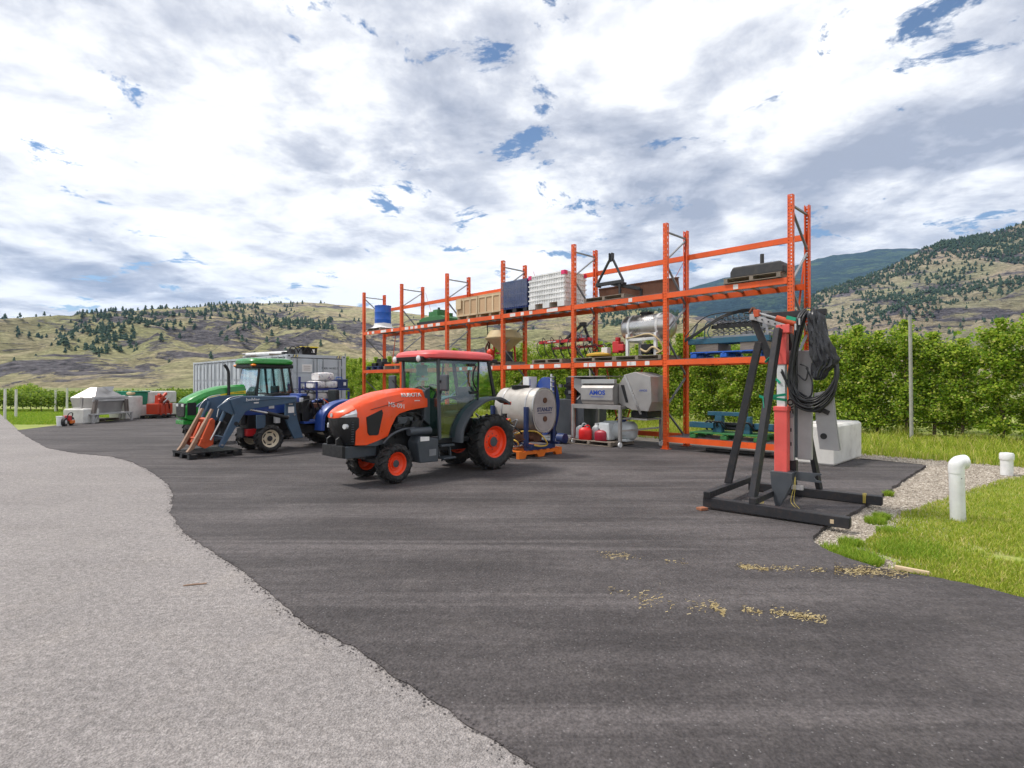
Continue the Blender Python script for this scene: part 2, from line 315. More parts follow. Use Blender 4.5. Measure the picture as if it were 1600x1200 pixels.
def inside(x, y, poly):
    r = False; j = len(poly) - 1
    for i in range(len(poly)):
        xi, yi = poly[i]; xj, yj = poly[j]
        if (yi > y) != (yj > y) and x < (xj - xi) * (y - yi) / (yj - yi) + xi: r = not r
        j = i
    return r
def blades(name, label, gen, n, hmin, hmax, wd, mat, z0):
    mb = MB(); rnd = random.Random(5)
    for _ in range(n):
        g = gen(rnd)
        if g is None: continue
        x, y, k = g; h = rnd.uniform(hmin, hmax) * k; a = rnd.uniform(0, 6.283); l = rnd.uniform(0.2, 0.9) * h; b = rnd.uniform(0, 6.283); ww = wd * rnd.uniform(0.7, 1.4)
        dx, dy = math.cos(a) * ww, math.sin(a) * ww; ex, ey = math.cos(b) * l, math.sin(b) * l
        mb.add([(x - dx, y - dy, z0), (x + dx, y + dy, z0), (x + ex * 0.4 + dx * 0.7, y + ey * 0.4 + dy * 0.7, z0 + h * 0.65), (x + ex * 0.4 - dx * 0.7, y + ey * 0.4 - dy * 0.7, z0 + h * 0.65), (x + ex, y + ey, z0 + h)], [(0, 1, 2, 3), (3, 2, 4)])
    me = bpy.data.meshes.new(name); me.from_pydata(mb.v, [], mb.f); me.materials.append(mat)
    o = link(name, me); tag(o, label, 'grass'); return stuff(o)
def patch(x, y, s, o=0): return noise.noise(Vector((x * s, y * s, o)))
def gen_right(r):
    t = r.random() ** 1.6; y = 4.2 + 9.5 * t; x = y * r.uniform(0.52, 1.0)
    if not inside(x, y, GRASS_R) or inside(x, y, PAD): return None
    d = patch(x, y, 1.3, 1) + 0.5 * patch(x, y, 4, 2)
    bare = -0.85
    if x / y < 0.70: bare = -0.08          # thin growth where the lawn meets the gravel
    if d < bare or (d < bare + 0.3 and r.random() < 0.5): return None
    return x, y, 0.8 + 0.6 * max(0, patch(x, y, 2.1, 5))
blades('verge_grass', 'patchy yellow green grass beside the gravel at right', gen_right, 130000, 0.025, 0.075, 0.0035, M['blade'], -0.042)
def gen_tuft(r):
    c = [(1315, 858, .22), (1345, 868, .2), (1352, 873, .15), (1330, 846, .12), (1405, 858, .25), (1425, 850, .3), (1385, 770, .1), (1392, 828, .15), (1440, 862, .3), (1368, 812, .12), (1378, 806, .10)]
    px, py, rr = r.choice(c); p = gp(px, py); a = r.uniform(0, 6.283); q = rr * math.sqrt(r.random()); x, y = p.x + math.cos(a) * q, p.y + math.sin(a) * q
    return None if inside(x, y, PAD) else (x, y, 1.0)
blades('grass_tufts', 'dark green grass tufts growing in the gravel by the asphalt edge', gen_tuft, 9000, 0.04, 0.10, 0.003, M['lush'], -0.045)
def gen_back(r):
    a = r.uniform(-17, 20); b = -2.7 - 7.1 * r.random(); p = rk(a, b, 0)
    if inside(p.x, p.y, PAD): return None
    d = patch(p.x, p.y, 0.8, 3); return (p.x, p.y, 0.7 + max(0, d) * 2.2) if d > -0.6 else None
blades('orchard_grass', 'long green grass growing under the orchard row', gen_back, 80000, 0.10, 0.30, 0.008, M['blade'], -0.06)
def gen_left(r):
    y = r.uniform(24, 38); x = -y * r.uniform(0.55, 1.0)
    return (x, y, 1) if inside(x, y, [(p.x, p.y) for p in left_grass]) else None
blades('left_lawn_grass', 'bright green mown grass between the road and the concrete blocks', gen_left, 50000, 0.04, 0.10, 0.012, M['lush'], -0.03)
# loose gravel
def gravel():
    mb = MB(); r = random.Random(9); GP = [(p.x, p.y) for p in gpts]; k = 0; base = [(1, 0, 0), (-1, 0, 0), (0, 1, 0), (0, -1, 0), (0, 0, 1), (0, 0, -1)]; fs = [(0, 2, 4), (2, 1, 4), (1, 3, 4), (3, 0, 4), (2, 0, 5), (1, 2, 5), (3, 1, 5), (0, 3, 5)]
    while k < 15000:
        y = 4.8 + 12 * r.random() ** 1.7; x = y * r.uniform(0.5, 0.98)
        if not inside(x, y, GP) or inside(x, y, PAD): 
            k += 0.2; continue
        s = r.uniform(0.005, 0.014) * (1 + 0.04 * y); a = r.uniform(0, 6.28); ca, sa = math.cos(a), math.sin(a); sx, sy, sz = s * r.uniform(.7, 1.4), s * r.uniform(.7, 1.3), s * r.uniform(.5, .9)
        mb.add([(x + (p[0] * sx * ca - p[1] * sy * sa), y + (p[0] * sx * sa + p[1] * sy * ca), -0.043 + p[2] * sz) for p in base], fs); k += 1
    me = bpy.data.meshes.new('loose_gravel'); me.from_pydata(mb.v, [], mb.f); me.materials.append(M['stone'])
    o = link('loose_gravel', me); tag(o, 'pale loose gravel between the asphalt edge and the grass', 'gravel'); stuff(o)
gravel()
def crumbs():
    mb = MB(); r = random.Random(19); E_ = [gp(*p) for p in pad_left[3:19]]; fs = [(0, 2, 4), (2, 1, 4), (1, 3, 4), (3, 0, 4), (2, 0, 5), (1, 2, 5), (3, 1, 5), (0, 3, 5)]; base = [(1, 0, 0), (-1, 0, 0), (0, 1, 0), (0, -1, 0), (0, 0, 1), (0, 0, -1)]
    for _ in range(1200):
        k = r.randrange(len(E_) - 1); a, b = E_[k], E_[k + 1]
        p = a.lerp(b, r.random()); d = (b - a).normalized(); q = abs(r.gauss(0, .05)) - .02; x, y = p.x + d.y * q, p.y - d.x * q; s_ = r.uniform(.0025, .008) * (1 if q < .08 else .7); c, n = math.cos(q * 99), math.sin(q * 99)
        mb.add([(x + (e[0] * c - e[1] * n) * s_ * 1.3, y + (e[0] * n + e[1] * c) * s_, (-.004 if q > 0 else .002) + e[2] * s_ * .6) for e in base], fs)
    me = bpy.data.meshes.new('asphalt_crumbs'); me.from_pydata(mb.v, [], mb.f); me.materials.append(M['asphalt']); stuff(tag(link('asphalt_crumbs', me), 'loose dark asphalt crumbs along the edge of the pale road', 'crumbs'))
crumbs()
def straw():
    mb = MB(); r = random.Random(3)
    seg = [((930, 865), (1010, 873), 60, 7), ((1040, 876), (1075, 880), 22, 6), ((1150, 884), (1200, 890), 200, 5), ((1205, 888), (1295, 891), 110, 6), ((1305, 890), (1418, 896), 520, 9),
           ((1000, 935), (1120, 950), 70, 16), ((1110, 942), (1132, 958), 90, 9), ((1160, 952), (1190, 956), 60, 6), ((1205, 955), (1290, 968), 230, 9), ((950, 920), (1010, 940), 25, 10), ((980, 930), (1240, 965), 14, 30)]
    for a, b, n, sp in seg:
        cl = [r.random() for _ in range(max(4, n // 14))]
        for _ in range(int(n * 1.9)):
            t = r.choice(cl) + r.gauss(0, 0.07) if r.random() < .7 else r.random(); t = min(max(t, 0), 1)
            p = gp(a[0] + (b[0] - a[0]) * t, a[1] + (b[1] - a[1]) * t + r.gauss(0, sp * 0.4)); th = r.uniform(0, 3.14); l = r.uniform(0.005, 0.020); q = r.uniform(0.0010, 0.0028); c, s_ = math.cos(th), math.sin(th); h = r.uniform(0.002, 0.005)
            mb.add([(p.x - c * l + s_ * q, p.y - s_ * l - c * q, 0.002), (p.x + c * l + s_ * q, p.y + s_ * l - c * q, h * .4), (p.x + c * l - s_ * q, p.y + s_ * l + c * q, h), (p.x - c * l - s_ * q, p.y - s_ * l + c * q, 0.004)], [(0, 1, 2, 3)])
    me = bpy.data.meshes.new('straw_litter'); me.from_pydata(mb.v, [], mb.f); me.materials.append(M['straw'])
    o = link('straw_litter', me); tag(o, 'tan straw litter lying in two lines across the dark asphalt', 'straw'); stuff(o)
straw()

# ------------------------------------------------------------------ hills
def m_hill(name, grass1, grass2, rock, scale=1.0, rock_lo=0.50, tilt=25):
    m, t, b = new_mat(name); v = geo_pos(t, (1, 1, 1)); vt = geo_pos(t, (0.75, 0.55, 3.0), (0, RAD(tilt), 0)); vs2 = geo_pos(t, (0.8, 0.5, 3.6), (0, RAD(tilt * 0.8), 0))
    g = mixc(t, ramp(t, nz(t, v, 0.010 * scale, 7, 0.62), [(0.38, 0.0), (0.60, 1.0)]), grass1, grass2)
    g = mixc(t, 1.0, g, ramp(t, nz(t, vs2, 0.07 * scale, 8, 0.75), [(0.3, 0.62), (0.7, 1.28)]), 'MULTIPLY')
    g = mixc(t, 1.0, g, ramp(t, nz(t, vs2, 0.24 * scale, 4, 0.7), [(0.34, 0.66), (0.66, 1.36)]), 'MULTIPLY')
    big = mth(t, 'MULTIPLY', nz(t, v, 0.0055 * scale, 4, 0.6), 0.30)
    rk_ = mth(t, 'ADD', mth(t, 'MULTIPLY', nz(t, vt, 0.021 * scale, 11, 0.72, 0.7), 0.70), big)
    rk2 = mth(t, 'ADD', mth(t, 'MULTIPLY', nz(t, vs2, 0.055 * scale, 8, 0.7, 0.4), 0.6), mth(t, 'MULTIPLY', rk_, 0.4))
    rc = mixc(t, ramp(t, nz(t, vt, 0.16 * scale, 7, 0.8), [(0.38, 0.0), (0.62, 1.0)]), tuple(x * 0.30 for x in rock), tuple(x * 1.7 for x in rock))
    c = mixc(t, ramp(t, rk_, [(rock_lo, 0.0), (rock_lo + 0.022, 1.0)]), g, rc)
    c = mixc(t, ramp(t, rk2, [(rock_lo + 0.03, 0.0), (rock_lo + 0.05, 0.85)]), c, rc)
    t.links.new(c, b.inputs['Base Color']); b.inputs['Roughness'].default_value = 0.95; b.inputs['Specular IOR Level'].default_value = 0.1
    bump(t, mth(t, 'ADD', nz(t, vt, 0.05 * scale, 10, 0.75), mth(t, 'MULTIPLY', mth(t, 'ADD', rk_, rk2), 1.2)), b, 1.0, 16.0 / scale); return m
M['hill_l'] = m_hill('dry_hill_left', (0.64, 0.53, 0.35), (0.50, 0.49, 0.25), (0.19, 0.176, 0.185), 1.0, 0.512)
M['hill_r'] = m_hill('dry_hill_right', (0.60, 0.49, 0.35), (0.45, 0.43, 0.27), (0.18, 0.165, 0.18), 1.15, 0.512, -20)
M['mtn'] = m_hill('forested_mountain', (0.045, 0.09, 0.075), (0.10, 0.16, 0.07), (0.028, 0.06, 0.06), 0.5, 0.47)
M['pine'] = m_island('pine_foliage', [(0.0, (0.028, 0.060, 0.045)), (0.6, (0.05, 0.09, 0.06)), (1.0, (0.085, 0.125, 0.07))], 0.9)
def interp(pts, x):
    if x <= pts[0][0]: return pts[0][1]
    for (a, za), (b, zb) in zip(pts, pts[1:]):
        if x <= b: return za + (zb - za) * (x - a) / (b - a)
    return pts[-1][1]
class Hill:
    def __init__(s, name, sky_pts, yc, yf, mat, amp, freq, prof=1.0, x_ext=(0, 0), dx=10, rows=70, back=0.35):
        s.yc, s.yf, s.amp, s.freq, s.prof = yc, yf, amp, freq, prof
        s.cp = [((px - 800) / FOC * yc, CAM_H + (600 - py) / FOC * yc) for px, py in sky_pts]
        x0, x1 = s.cp[0][0] - x_ext[0], s.cp[-1][0] + x_ext[1]; s.x0, s.x1 = x0, x1
        n = int((x1 - x0) / dx); vs_ = []; fs = []; nb = 14
        for i in range(n + 1):
            x = x0 + (x1 - x0) * i / n
            for k in range(rows + nb):
                y = yf + (yc - yf) * k / (rows - 1) if k < rows else yc + (yc - yf) * back * (k - rows + 1) / nb
                vs_.append((x, y, s.z(x, y)))
        R_ = rows + nb
        for i in range(n):
            for k in range(R_ - 1): fs.append((i * R_ + k, (i + 1) * R_ + k, (i + 1) * R_ + k + 1, i * R_ + k + 1))
        me = bpy.data.meshes.new(name); me.from_pydata(vs_, [], fs); me.materials.append(mat)
        for p in me.polygons: p.use_smooth = True
        structure(link(name, me))
    def z(s, x, y):
        zc = interp(s.cp, x); t = (y - s.yf) / (s.yc - s.yf)
        if t <= 0: return -2.0
        if t > 1: return zc * max(0.0, 1 - (t - 1) * 1.3)
        h = zc * t ** s.prof
        q = Vector((x * s.freq + y * s.freq * 0.5, y * s.freq * 0.7, 1.0)); r = 1 - abs(noise.noise(q)) * 2 + 0.6 * (0.5 - abs(noise.noise(q * 2.7))) * 1.4 + 0.4 * noise.noise(q * 6.1) + 0.28 * noise.noise(q * 13.3)
        am = s.amp * min(1.0, max(zc, 1.0) / (0.14 * s.yc)) * (math.sin(math.pi * t) if t < .5 else math.sin(math.pi * t) ** 1.8)
        return min(h + am * (r - 0.55), zc * (0.12 + 0.88 * t) + 1.5 * noise.noise(q * 21)) + (0.04 * s.amp * noise.noise(q * 9) if t > .9 else 0)
hill_l = Hill('left_hill', [(-500, 520), (-200, 515), (0, 511), (60, 508), (100, 505), (160, 497), (200, 491), (250, 488), (300, 482), (330, 477), (350, 474), (420, 474), (480, 472), (530, 476), (560, 479), (600, 484), (650, 491), (700, 496), (800, 493), (900, 486), (960, 479), (1000, 480), (1040, 496), (1080, 512), (1200, 545), (1330, 575), (1500, 599)], 900, 260, M['hill_l'], 26, 0.0085, 1.15, (600, 0), 8, 90)
hill_r = Hill('right_hill', [(1060, 585), (1120, 555), (1180, 520), (1230, 487), (1262, 468), (1280, 456), (1330, 440), (1382, 421), (1415, 404), (1445, 388), (1472, 378), (1520, 370), (1565, 361), (1600, 348), (1700, 325), (1900, 300), (2300, 290)], 760, 230, M['hill_r'], 24, 0.010, 1.35, (0, 200), 7, 90)
mtn = Hill('forested_mountain', [(780, 600), (880, 540), (950, 500), (1020, 470), (1090, 446), (1135, 434), (1200, 424), (1250, 413), (1275, 405), (1300, 399), (1345, 395), (1368, 389), (1430, 388), (1450, 393), (1520, 420), (1700, 470)], 3400, 1100, M['mtn'], 130, 0.0026, 1.1, (0, 0), 30, 70)
Hill('distant_ridge', [(-500, 490), (-200, 488), (0, 497), (20, 497), (40, 502), (52, 508), (90, 520), (200, 560)], 4200, 2500, M['mtn'], 40, 0.002, 1.0, (500, 0), 40, 40)
def pine_mesh(name, seed, h=1.0):
    r = random.Random(seed); mb = MB(); n = 7
    mb.cyl((0, 0, -0.12), (0, 0, 0.3), 0.03, n=5)
    for k in range(5):
        z0 = 0.12 + 0.17 * k; rr = (0.42 - 0.055 * k) * r.uniform(0.8, 1.15); top = z0 + 0.27; dx, dy = r.uniform(-.05, .05), r.uniform(-.05, .05)
        ring = [(dx + math.cos(6.283 * i / n) * rr * r.uniform(0.6, 1.25), dy + math.sin(6.283 * i / n) * rr * r.uniform(0.6, 1.25), z0 + r.uniform(-.06, .06)) for i in range(n)]
        mb.add(ring + [(dx * .5, dy * .5, top)], [(i, (i + 1) % n, n) for i in range(n)] + [tuple(range(n))[::-1]])
    me = bpy.data.meshes.new(name); me.from_pydata(mb.v, [], mb.f); me.materials.append(M['pine']); return me
PINES = [pine_mesh('pine_tree', i) for i in range(6)]
def forest(hill, label_one, group, label_mass, dens, n_ind, n_all, seed, hrange, px_rng):
    r = random.Random(seed); spots = []; tries = 0
    while len(spots) < n_all and tries < 400000:
        tries += 1; y = hill.yf + (hill.yc - hill.yf) * r.uniform(0.12, 1.02); x = (r.uniform(*px_rng) - 800) / FOC * y
        if x < hill.x0 or x > hill.x1: continue
        z = hill.z(x, y); py = 600 - (z - CAM_H) / y * FOC; px = 800 + x / y * FOC
        if r.random() < dens(px, py, x, y, (y - hill.yf) / (hill.yc - hill.yf)): spots.append((y, x, z - 0.4, r.uniform(*hrange), r.uniform(0, 6.28), r.randrange(6)))
    spots.sort(key=lambda s_: s_[0] / s_[3])
    for i, (y, x, z, h, a, k) in enumerate(spots[:n_ind]):
        o = link('pine_tree', PINES[k], None, (x, y, z), (0, 0, a)); o.scale = (h * 0.95, h * 0.95, h); tag(o, label_one, 'tree', group)
    mb = MB()
    for y, x, z, h, a, k in spots[n_ind:]:
        ca, sa = math.cos(a), math.sin(a)
        mb.add([(x + (p.co.x * ca - p.co.y * sa) * h, y + (p.co.x * sa + p.co.y * ca) * h, z + p.co.z * h) for p in PINES[k].vertices], [tuple(f.vertices) for f in PINES[k].polygons])
    me = bpy.data.meshes.new('hillside_forest'); me.from_pydata(mb.v, [], mb.f); me.materials.append(M['pine'])
    stuff(tag(link('hillside_forest', me), label_mass, 'forest'))
def dens_l(px, py, x, y, t):
    d = 0.010 + 0.03 * max(0, noise.noise(Vector((x * .012, y * .012, 4))))
    cr = interp([(0, 508), (160, 497), (330, 477), (480, 472), (650, 491), (1000, 480)], px)
    if 110 < px < 460 and py < cr + 26 + 22 * max(0, (300 - px) / 300): d += 0.55 * (0.5 + noise.noise(Vector((x * .02, y * .008, 2))))
    if 85 < px < 215 and 512 < py < 552: d += 0.85
    if 200 < px < 420 and 505 < py < 535 and noise.noise(Vector((x * .03, y * .02, 9))) > .1: d += 0.4
    if px < 80 and py < 530: d += 0.35 * (noise.noise(Vector((x * .03, y * .02, 5))) > 0)
    if 380 < px < 520 and 500 < py < 515: d += 0.5
    if 940 < px < 1060 and py < 510: d += 0.5
    if 460 < px < 640 and py < cr + 8: d += 0.02
    return d
forest(hill_l, 'small dark pine standing apart on the dry left hillside', 'pines dotted over the left hill', 'dark pine wood along the crest and gullies of the left hill', dens_l, 150, 2100, 21, (2.6, 6.0), (-60, 1080))
def dens_r(px, py, x, y, t):
    d = 0.006; n_ = noise.noise(Vector((x * .014, y * .006, 4))) + 0.5 * noise.noise(Vector((x * .04, y * .02, 8)))
    if t > 0.60: d += 0.6 * max(0, n_ + 0.28)
    elif t > .4: d += 0.16 * max(0, n_ - 0.18)
    if t > .93: d += 0.45
    return d
forest(hill_r, 'small dark pine standing apart on the dry right hillside', 'pines dotted over the right hill', 'dark pine wood on the upper slope of the right hill', dens_r, 140, 4400, 31, (2.2, 5.2), (1200, 1640))

# the valley air: far slopes fade towards blue
hz = MB().box(-4500, 4500, -290, 6400, -3, 1020); me = bpy.data.meshes.new('haze'); me.from_pydata(hz.v, [], hz.f); hm = bpy.data.materials.new('valley_haze'); hm.use_nodes = True; ht = hm.node_tree; ht.nodes.clear()
ho = ht.nodes.new('ShaderNodeOutputMaterial'); hv = ht.nodes.new('ShaderNodeVolumePrincipled'); hv.inputs['Density'].default_value = 0.75e-4; hv.inputs['Color'].default_value = (0.36, 0.60, 1.0, 1); ht.links.new(hv.outputs[0], ho.inputs['Volume'])
me.materials.append(hm); stuff(tag(link('haze', me), 'thin blue valley haze in front of the far mountains', 'haze'))

# ------------------------------------------------------------------ orchard row and vineyard
def leaf_cloud(mb, rnd, n, fn, size):
    """n small folded leaves spread through a volume; fn gives a point and its outward direction"""
    for _ in range(n):
        p, o = fn(rnd); s = size * rnd.uniform(0.6, 1.35)
        d = (o + Vector((rnd.uniform(-1, 1), rnd.uniform(-1, 1), rnd.uniform(-1.1, 0.5)))).normalized(); sd_ = d.cross(Vector((rnd.uniform(-1, 1), rnd.uniform(-1, 1), rnd.uniform(0.2, 1)))).normalized() * s * 0.42
        up = sd_.cross(d).normalized() * s * 0.12
        a = p; m1 = p + d * s * 0.55; e = p + d * s - up
        mb.add([a, m1 + sd_ + up, e, m1 - sd_ + up], [(0, 1, 2), (0, 2, 3)])
def flat_mesh(mb, name, mat):
    me = bpy.data.meshes.new(name); me.from_pydata(mb.v, [], mb.f); me.materials.append(mat); return me
def apple_meshes(seed):
    r = random.Random(seed); H = r.uniform(3.25, 3.75); lean = [(r.uniform(-.06, .06), r.uniform(-.06, .06)) for _ in range(6)]
    tp = [Vector((lean[i][0], lean[i][1], H * 0.97 * i / 5)) for i in range(6)]; tk = MB().tube(tp, [0.05, 0.045, 0.038, 0.03, 0.02, 0.01], 7, 3)
    limbs = []
    for k in range(38):
        z = 0.38 + (H - 0.53) * k / 38 + r.uniform(-.08, .08); a = r.uniform(0, 6.283); ln = (0.76 - 0.30 * (z / H)) * r.uniform(0.7, 1.25); b = Vector((interp([(0, 0), (H, 0)], z), 0, z)); e = b + Vector((math.cos(a) * ln, math.sin(a) * ln, r.uniform(0.0, 0.32)))
        limbs.append((b, e)); tk.tube([b, b.lerp(e, 0.5) + Vector((0, 0, 0.05)), e], [0.014, 0.01, 0.005], 4)
    cr = MB()
    def fn(rn):
        if rn.random() < 0.12:
            z = rn.uniform(H * .8, H * 1.06); return Vector((rn.gauss(0, .07), rn.gauss(0, .07), z)), Vector((rn.gauss(0, .5), rn.gauss(0, .5), .8))
        b, e = rn.choice(limbs); t = rn.random() ** 0.75; p = b.lerp(e, t) + Vector((rn.gauss(0, .13), rn.gauss(0, .13), rn.gauss(0, .12))); o = (e - b).normalized(); return p, o
    leaf_cloud(cr, r, 8000, fn, 0.088)
    return tk.mesh('trunk', M['bark'], 50), flat_mesh(cr, 'crown', M['leaf'])
APPLES = [apple_meshes(100 + i) for i in range(7)]
ORCH0 = Vector((15.4, 16.7, 0)); rnd = random.Random(4)
t = -7.0; k = 0
while t < 47:
    p = ORCH0 + U * (t + rnd.uniform(-.12, .12)) + V * rnd.uniform(-.1, .1); tr = thing('apple_tree', 'slim young apple tree in the trellised orchard row behind the racking', 'tree', (p.x, p.y, -0.06), rnd.uniform(0, 6.28), 'apple trees of the front orchard row')
    a, b = APPLES[k % 7]; link('trunk', a, tr); link('crown', b, tr); s_ = rnd.uniform(0.94, 1.06); tr.scale = (s_, s_, s_ * rnd.uniform(.93, 1.05)); k = rnd.randrange(7) if rnd.random() < .5 else k + 1; t += 0.76
mb = MB()
for row, n in ((3.2, 15000), (6.4, 9000)):
    def fn2(rn):
        t_ = rn.uniform(-9, 60); h = 0.15 + 3.35 * rn.random() ** 1.25; p = ORCH0 + U * t_ + V * (row + rn.gauss(0, .28)) + Vector((0, 0, h + 0.35 * math.sin(t_ * 7.1) * (h / 3.5))); return p, Vector((rn.gauss(0, 1), rn.gauss(0, 1), .2))
    leaf_cloud(mb, random.Random(row), n, fn2, 0.21)
stuff(tag(link('orchard_rows_behind', flat_mesh(mb, 'orchard_rows', M['leaf'])), 'leafy orchard rows massed behind the front row of apple trees', 'orchard'))
def trellis_post(p, h, lean, label, r_=0.055):
    mb = MB(); mb.tube([(0, 0, -.1), (lean[0] * .5, lean[1] * .5, h * .5), (lean[0], lean[1], h)], [r_, r_ * .97, r_ * .92], 10)
    o = mb.build('trellis_post', M['post_wood'], None, 40); o.location = (p.x, p.y, -0.05); tag(o, label, 'post')
trellis_post(Vector((12.66, 17.6, 0)), 3.95, (-.05, 0), 'tall round grey trellis post in front of the orchard leaves')
trellis_post(ORCH0 + U * 2.0 + V * 0.9, 3.3, (-.28, .1), 'leaning grey trellis post half hidden in the orchard leaves')
trellis_post(ORCH0 + U * 15.7 - V * 0.75, 3.6, (0, 0), 'grey trellis post seen behind the stainless wash machine', 0.06)
trellis_post(ORCH0 + U * 41.5 - V * 0.2, 4.3, (0, 0), 'pale trellis post beside the end of the grey container', 0.07)
for zz_, nm, lb in ((0.48, 'drip_line', 'black drip irrigation line strung low along the orchard row'), (1.9, 'trellis_wire', 'thin trellis wire strung through the orchard row')):
    mb = MB(); mb.tube([ORCH0 + U * a - V * 0.22 + Vector((0, 0, zz_ + 0.02 * math.sin(a * 3))) for a in range(-8, 48)], 0.012 if zz_ < 1 else 0.004, 5)
    M.setdefault('blackpipe', paint('black_pipe', (0.012, 0.012, 0.013), 0.6, 0, .2)); tag(mb.build(nm, M['blackpipe'], None, 60), lb, 'irrigation line' if zz_ < 1 else 'wire')
# vineyard behind the left lawn
def vine_meshes(seed):
    r = random.Random(seed); tk = MB().tube([(0, 0, 0), (.03, .02, .3), (-.02, 0, .6)], [.03, .025, .02], 6, 2); cr = MB()
    def fn(rn): p = Vector((rn.gauss(0, .42), rn.gauss(0, .22), rn.uniform(.42, 1.15) + 0.12 * math.sin(rn.random() * 6))); return p, Vector((p.x, p.y * 2, .4)).normalized()
    leaf_cloud(cr, r, 900, fn, 0.13); return tk.mesh('trunk', M['bark'], 50), flat_mesh(cr, 'foliage', M['vine_leaf'])
VINES = [vine_meshes(i) for i in range(4)]; rnd = random.Random(8)
for row in range(2):
    for i in range(24):
        y = 36 + row * 3 - i * .09; x = -36.5 + i * 0.95 - row * .4 + rnd.uniform(-.1, .1); a, b = VINES[rnd.randrange(4)]
        v_ = thing('grape_vine', ('leafy vine in the front row of the vineyard beyond the left lawn', 'leafy vine in the back row of the vineyard beyond the left lawn')[row], 'vine', (x, y, -.06), rnd.choice((0, 3.14)) + rnd.uniform(-.2, .2), ('front vineyard row', 'back vineyard row')[row]); v_.scale = (1, 1, rnd.uniform(.9, 1.2)); link('trunk', a, v_); link('foliage', b, v_)
mbush = MB(); r = random.Random(77)
def fnb(rn):
    d = Vector((rn.gauss(0, 1), rn.gauss(0, 1), rn.gauss(0, 1))).normalized() * (rn.random() ** .4); return Vector((d.x * 1.5, d.y * 1.2, 1.25 + d.z * 0.95 + .3 * math.sin(d.x * 9))), d
leaf_cloud(mbush, r, 2600, fnb, 0.18)
bt = thing('round_tree', 'round bushy green tree rising behind the left vineyard', 'tree', (-44.5, 51, 0)); bt.scale = (.8, .8, .72); link('crown', flat_mesh(mbush, 'crown', M['leaf']), bt); MB().tube([(0, 0, -.1), (.1, 0, 1), (0, .1, 2)], [.16, .13, .08], 8).build('trunk', M['bark'], bt, 40)
M['white_post'] = paint('white_painted_post', (0.62, 0.62, 0.58), 0.7)
for x, y, h, lb in ((-25.2, 27.6, 1.5, 'white vineyard end post at the left edge by the road'), (-25.9, 29.0, 1.45, 'second white vineyard end post from the left edge'), (-26.6, 33.2, 1.5, 'white end post standing before the vine leaves at left'), (-28.6, 34.8, 1.35, 'white post between the vines near the small cart')):
    o = MB().tube([(0, 0, -.1), (0, .02, h)], [.06, .055], 8).build('vineyard_post', M['white_post'], None, 40); o.location = (x, y, 0); tag(o, lb, 'post')

# ------------------------------------------------------------------ pallet racking
M['orange'] = paint('rack_orange_paint', (0.80, 0.105, 0.012), 0.5, 0, 0.22, (0.42, 0.16, 0.10), 2.0, wear=(0.24, 0.075, 0.035))
M['galv'] = paint('galvanised_steel', (0.25, 0.26, 0.28), 0.5, 0.5, 0.25, (0.25, 0.24, 0.23), 6)
M['sticker'] = paint('white_sticker', (0.78, 0.76, 0.75), 0.5, 0, 0.25, (0.5, 0.42, 0.38), 9)
M['black'] = paint('black_plastic', (0.008, 0.0085, 0.010), 0.45, 0, 0.10, (0.06, 0.055, 0.05), 4)
M['darksteel'] = paint('dark_steel', (0.035, 0.037, 0.042), 0.45, 0.3, 0.3, (0.12, 0.09, 0.07), 5)
M['rust'] = paint('rusty_steel', (0.13, 0.055, 0.032), 0.75, 0.2, 0.5, (0.06, 0.035, 0.028), 5)
M['stainless'] = paint('stainless_steel', (0.55, 0.54, 0.53), 0.30, 0.9, 0.10, (0.35, 0.32, 0.29), 0.6, fine=2, bmp=0.0)
M['dullstainless'] = paint('dull_stainless_steel', (0.40, 0.385, 0.375), 0.48, 0.65, 0.25, (0.33, 0.30, 0.28), 2.5, fine=12, bmp=0.02)
M['pallet'] = wood('pallet_wood', (0.30, 0.25, 0.20), (0.17, 0.14, 0.115))
M['newwood'] = wood('crate_plywood', (0.66, 0.45, 0.27), (0.56, 0.36, 0.21))
M['paleslat'] = wood('pale_batten', (0.70, 0.55, 0.36), (0.58, 0.44, 0.28))
M['whiteplastic'] = paint('white_plastic', (0.72, 0.73, 0.74), 0.45, 0, 0.2, (0.5, 0.47, 0.42), 3)
M['binwhite'] = paint('white_bin_plastic', (0.86, 0.86, 0.86), 0.5, 0, 0.1, (0.6, 0.57, 0.52), 3)
M['red'] = paint('red_paint', (0.55, 0.016, 0.02), 0.38, 0, 0.2, (0.2, 0.06, 0.05), 4, 0.2)
M['blue'] = paint('blue_paint', (0.015, 0.055, 0.27), 0.4, 0, 0.25, (0.1, 0.1, 0.12), 3.5, 0.2)
M['bluebright'] = paint('bright_blue_plastic', (0.010, 0.11, 0.52), 0.42, 0, 0.15, (0.2, 0.2, 0.25), 3)
M['navy'] = paint('navy_paint', (0.012, 0.03, 0.115), 0.42, 0, 0.25, (0.1, 0.09, 0.09), 4)
M['teal'] = paint('teal_blue_paint', (0.018, 0.10, 0.16), 0.45, 0, 0.3, (0.10, 0.08, 0.06), 4, wear=(0.10, 0.07, 0.05))
M['yellow'] = paint('yellow_paint', (0.62, 0.36, 0.03), 0.5, 0, 0.25, (0.3, 0.2, 0.1), 3)
M['cream'] = paint('cream_plastic', (0.55, 0.43, 0.24), 0.55, 0, 0.3, (0.3, 0.23, 0.15), 3)
M['greenp'] = paint('green_paint', (0.03, 0.17, 0.045), 0.45, 0, 0.3, (0.09, 0.08, 0.05), 4)
M['rubber'] = paint('tyre_rubber', (0.013, 0.013, 0.014), 0.7, 0, 0.55, (0.085, 0.075, 0.066), 4)
M['concrete'] = paint('cast_concrete', (0.68, 0.665, 0.63), 0.9, 0, 0.55, (0.36, 0.33, 0.29), 1.3, fine=35)
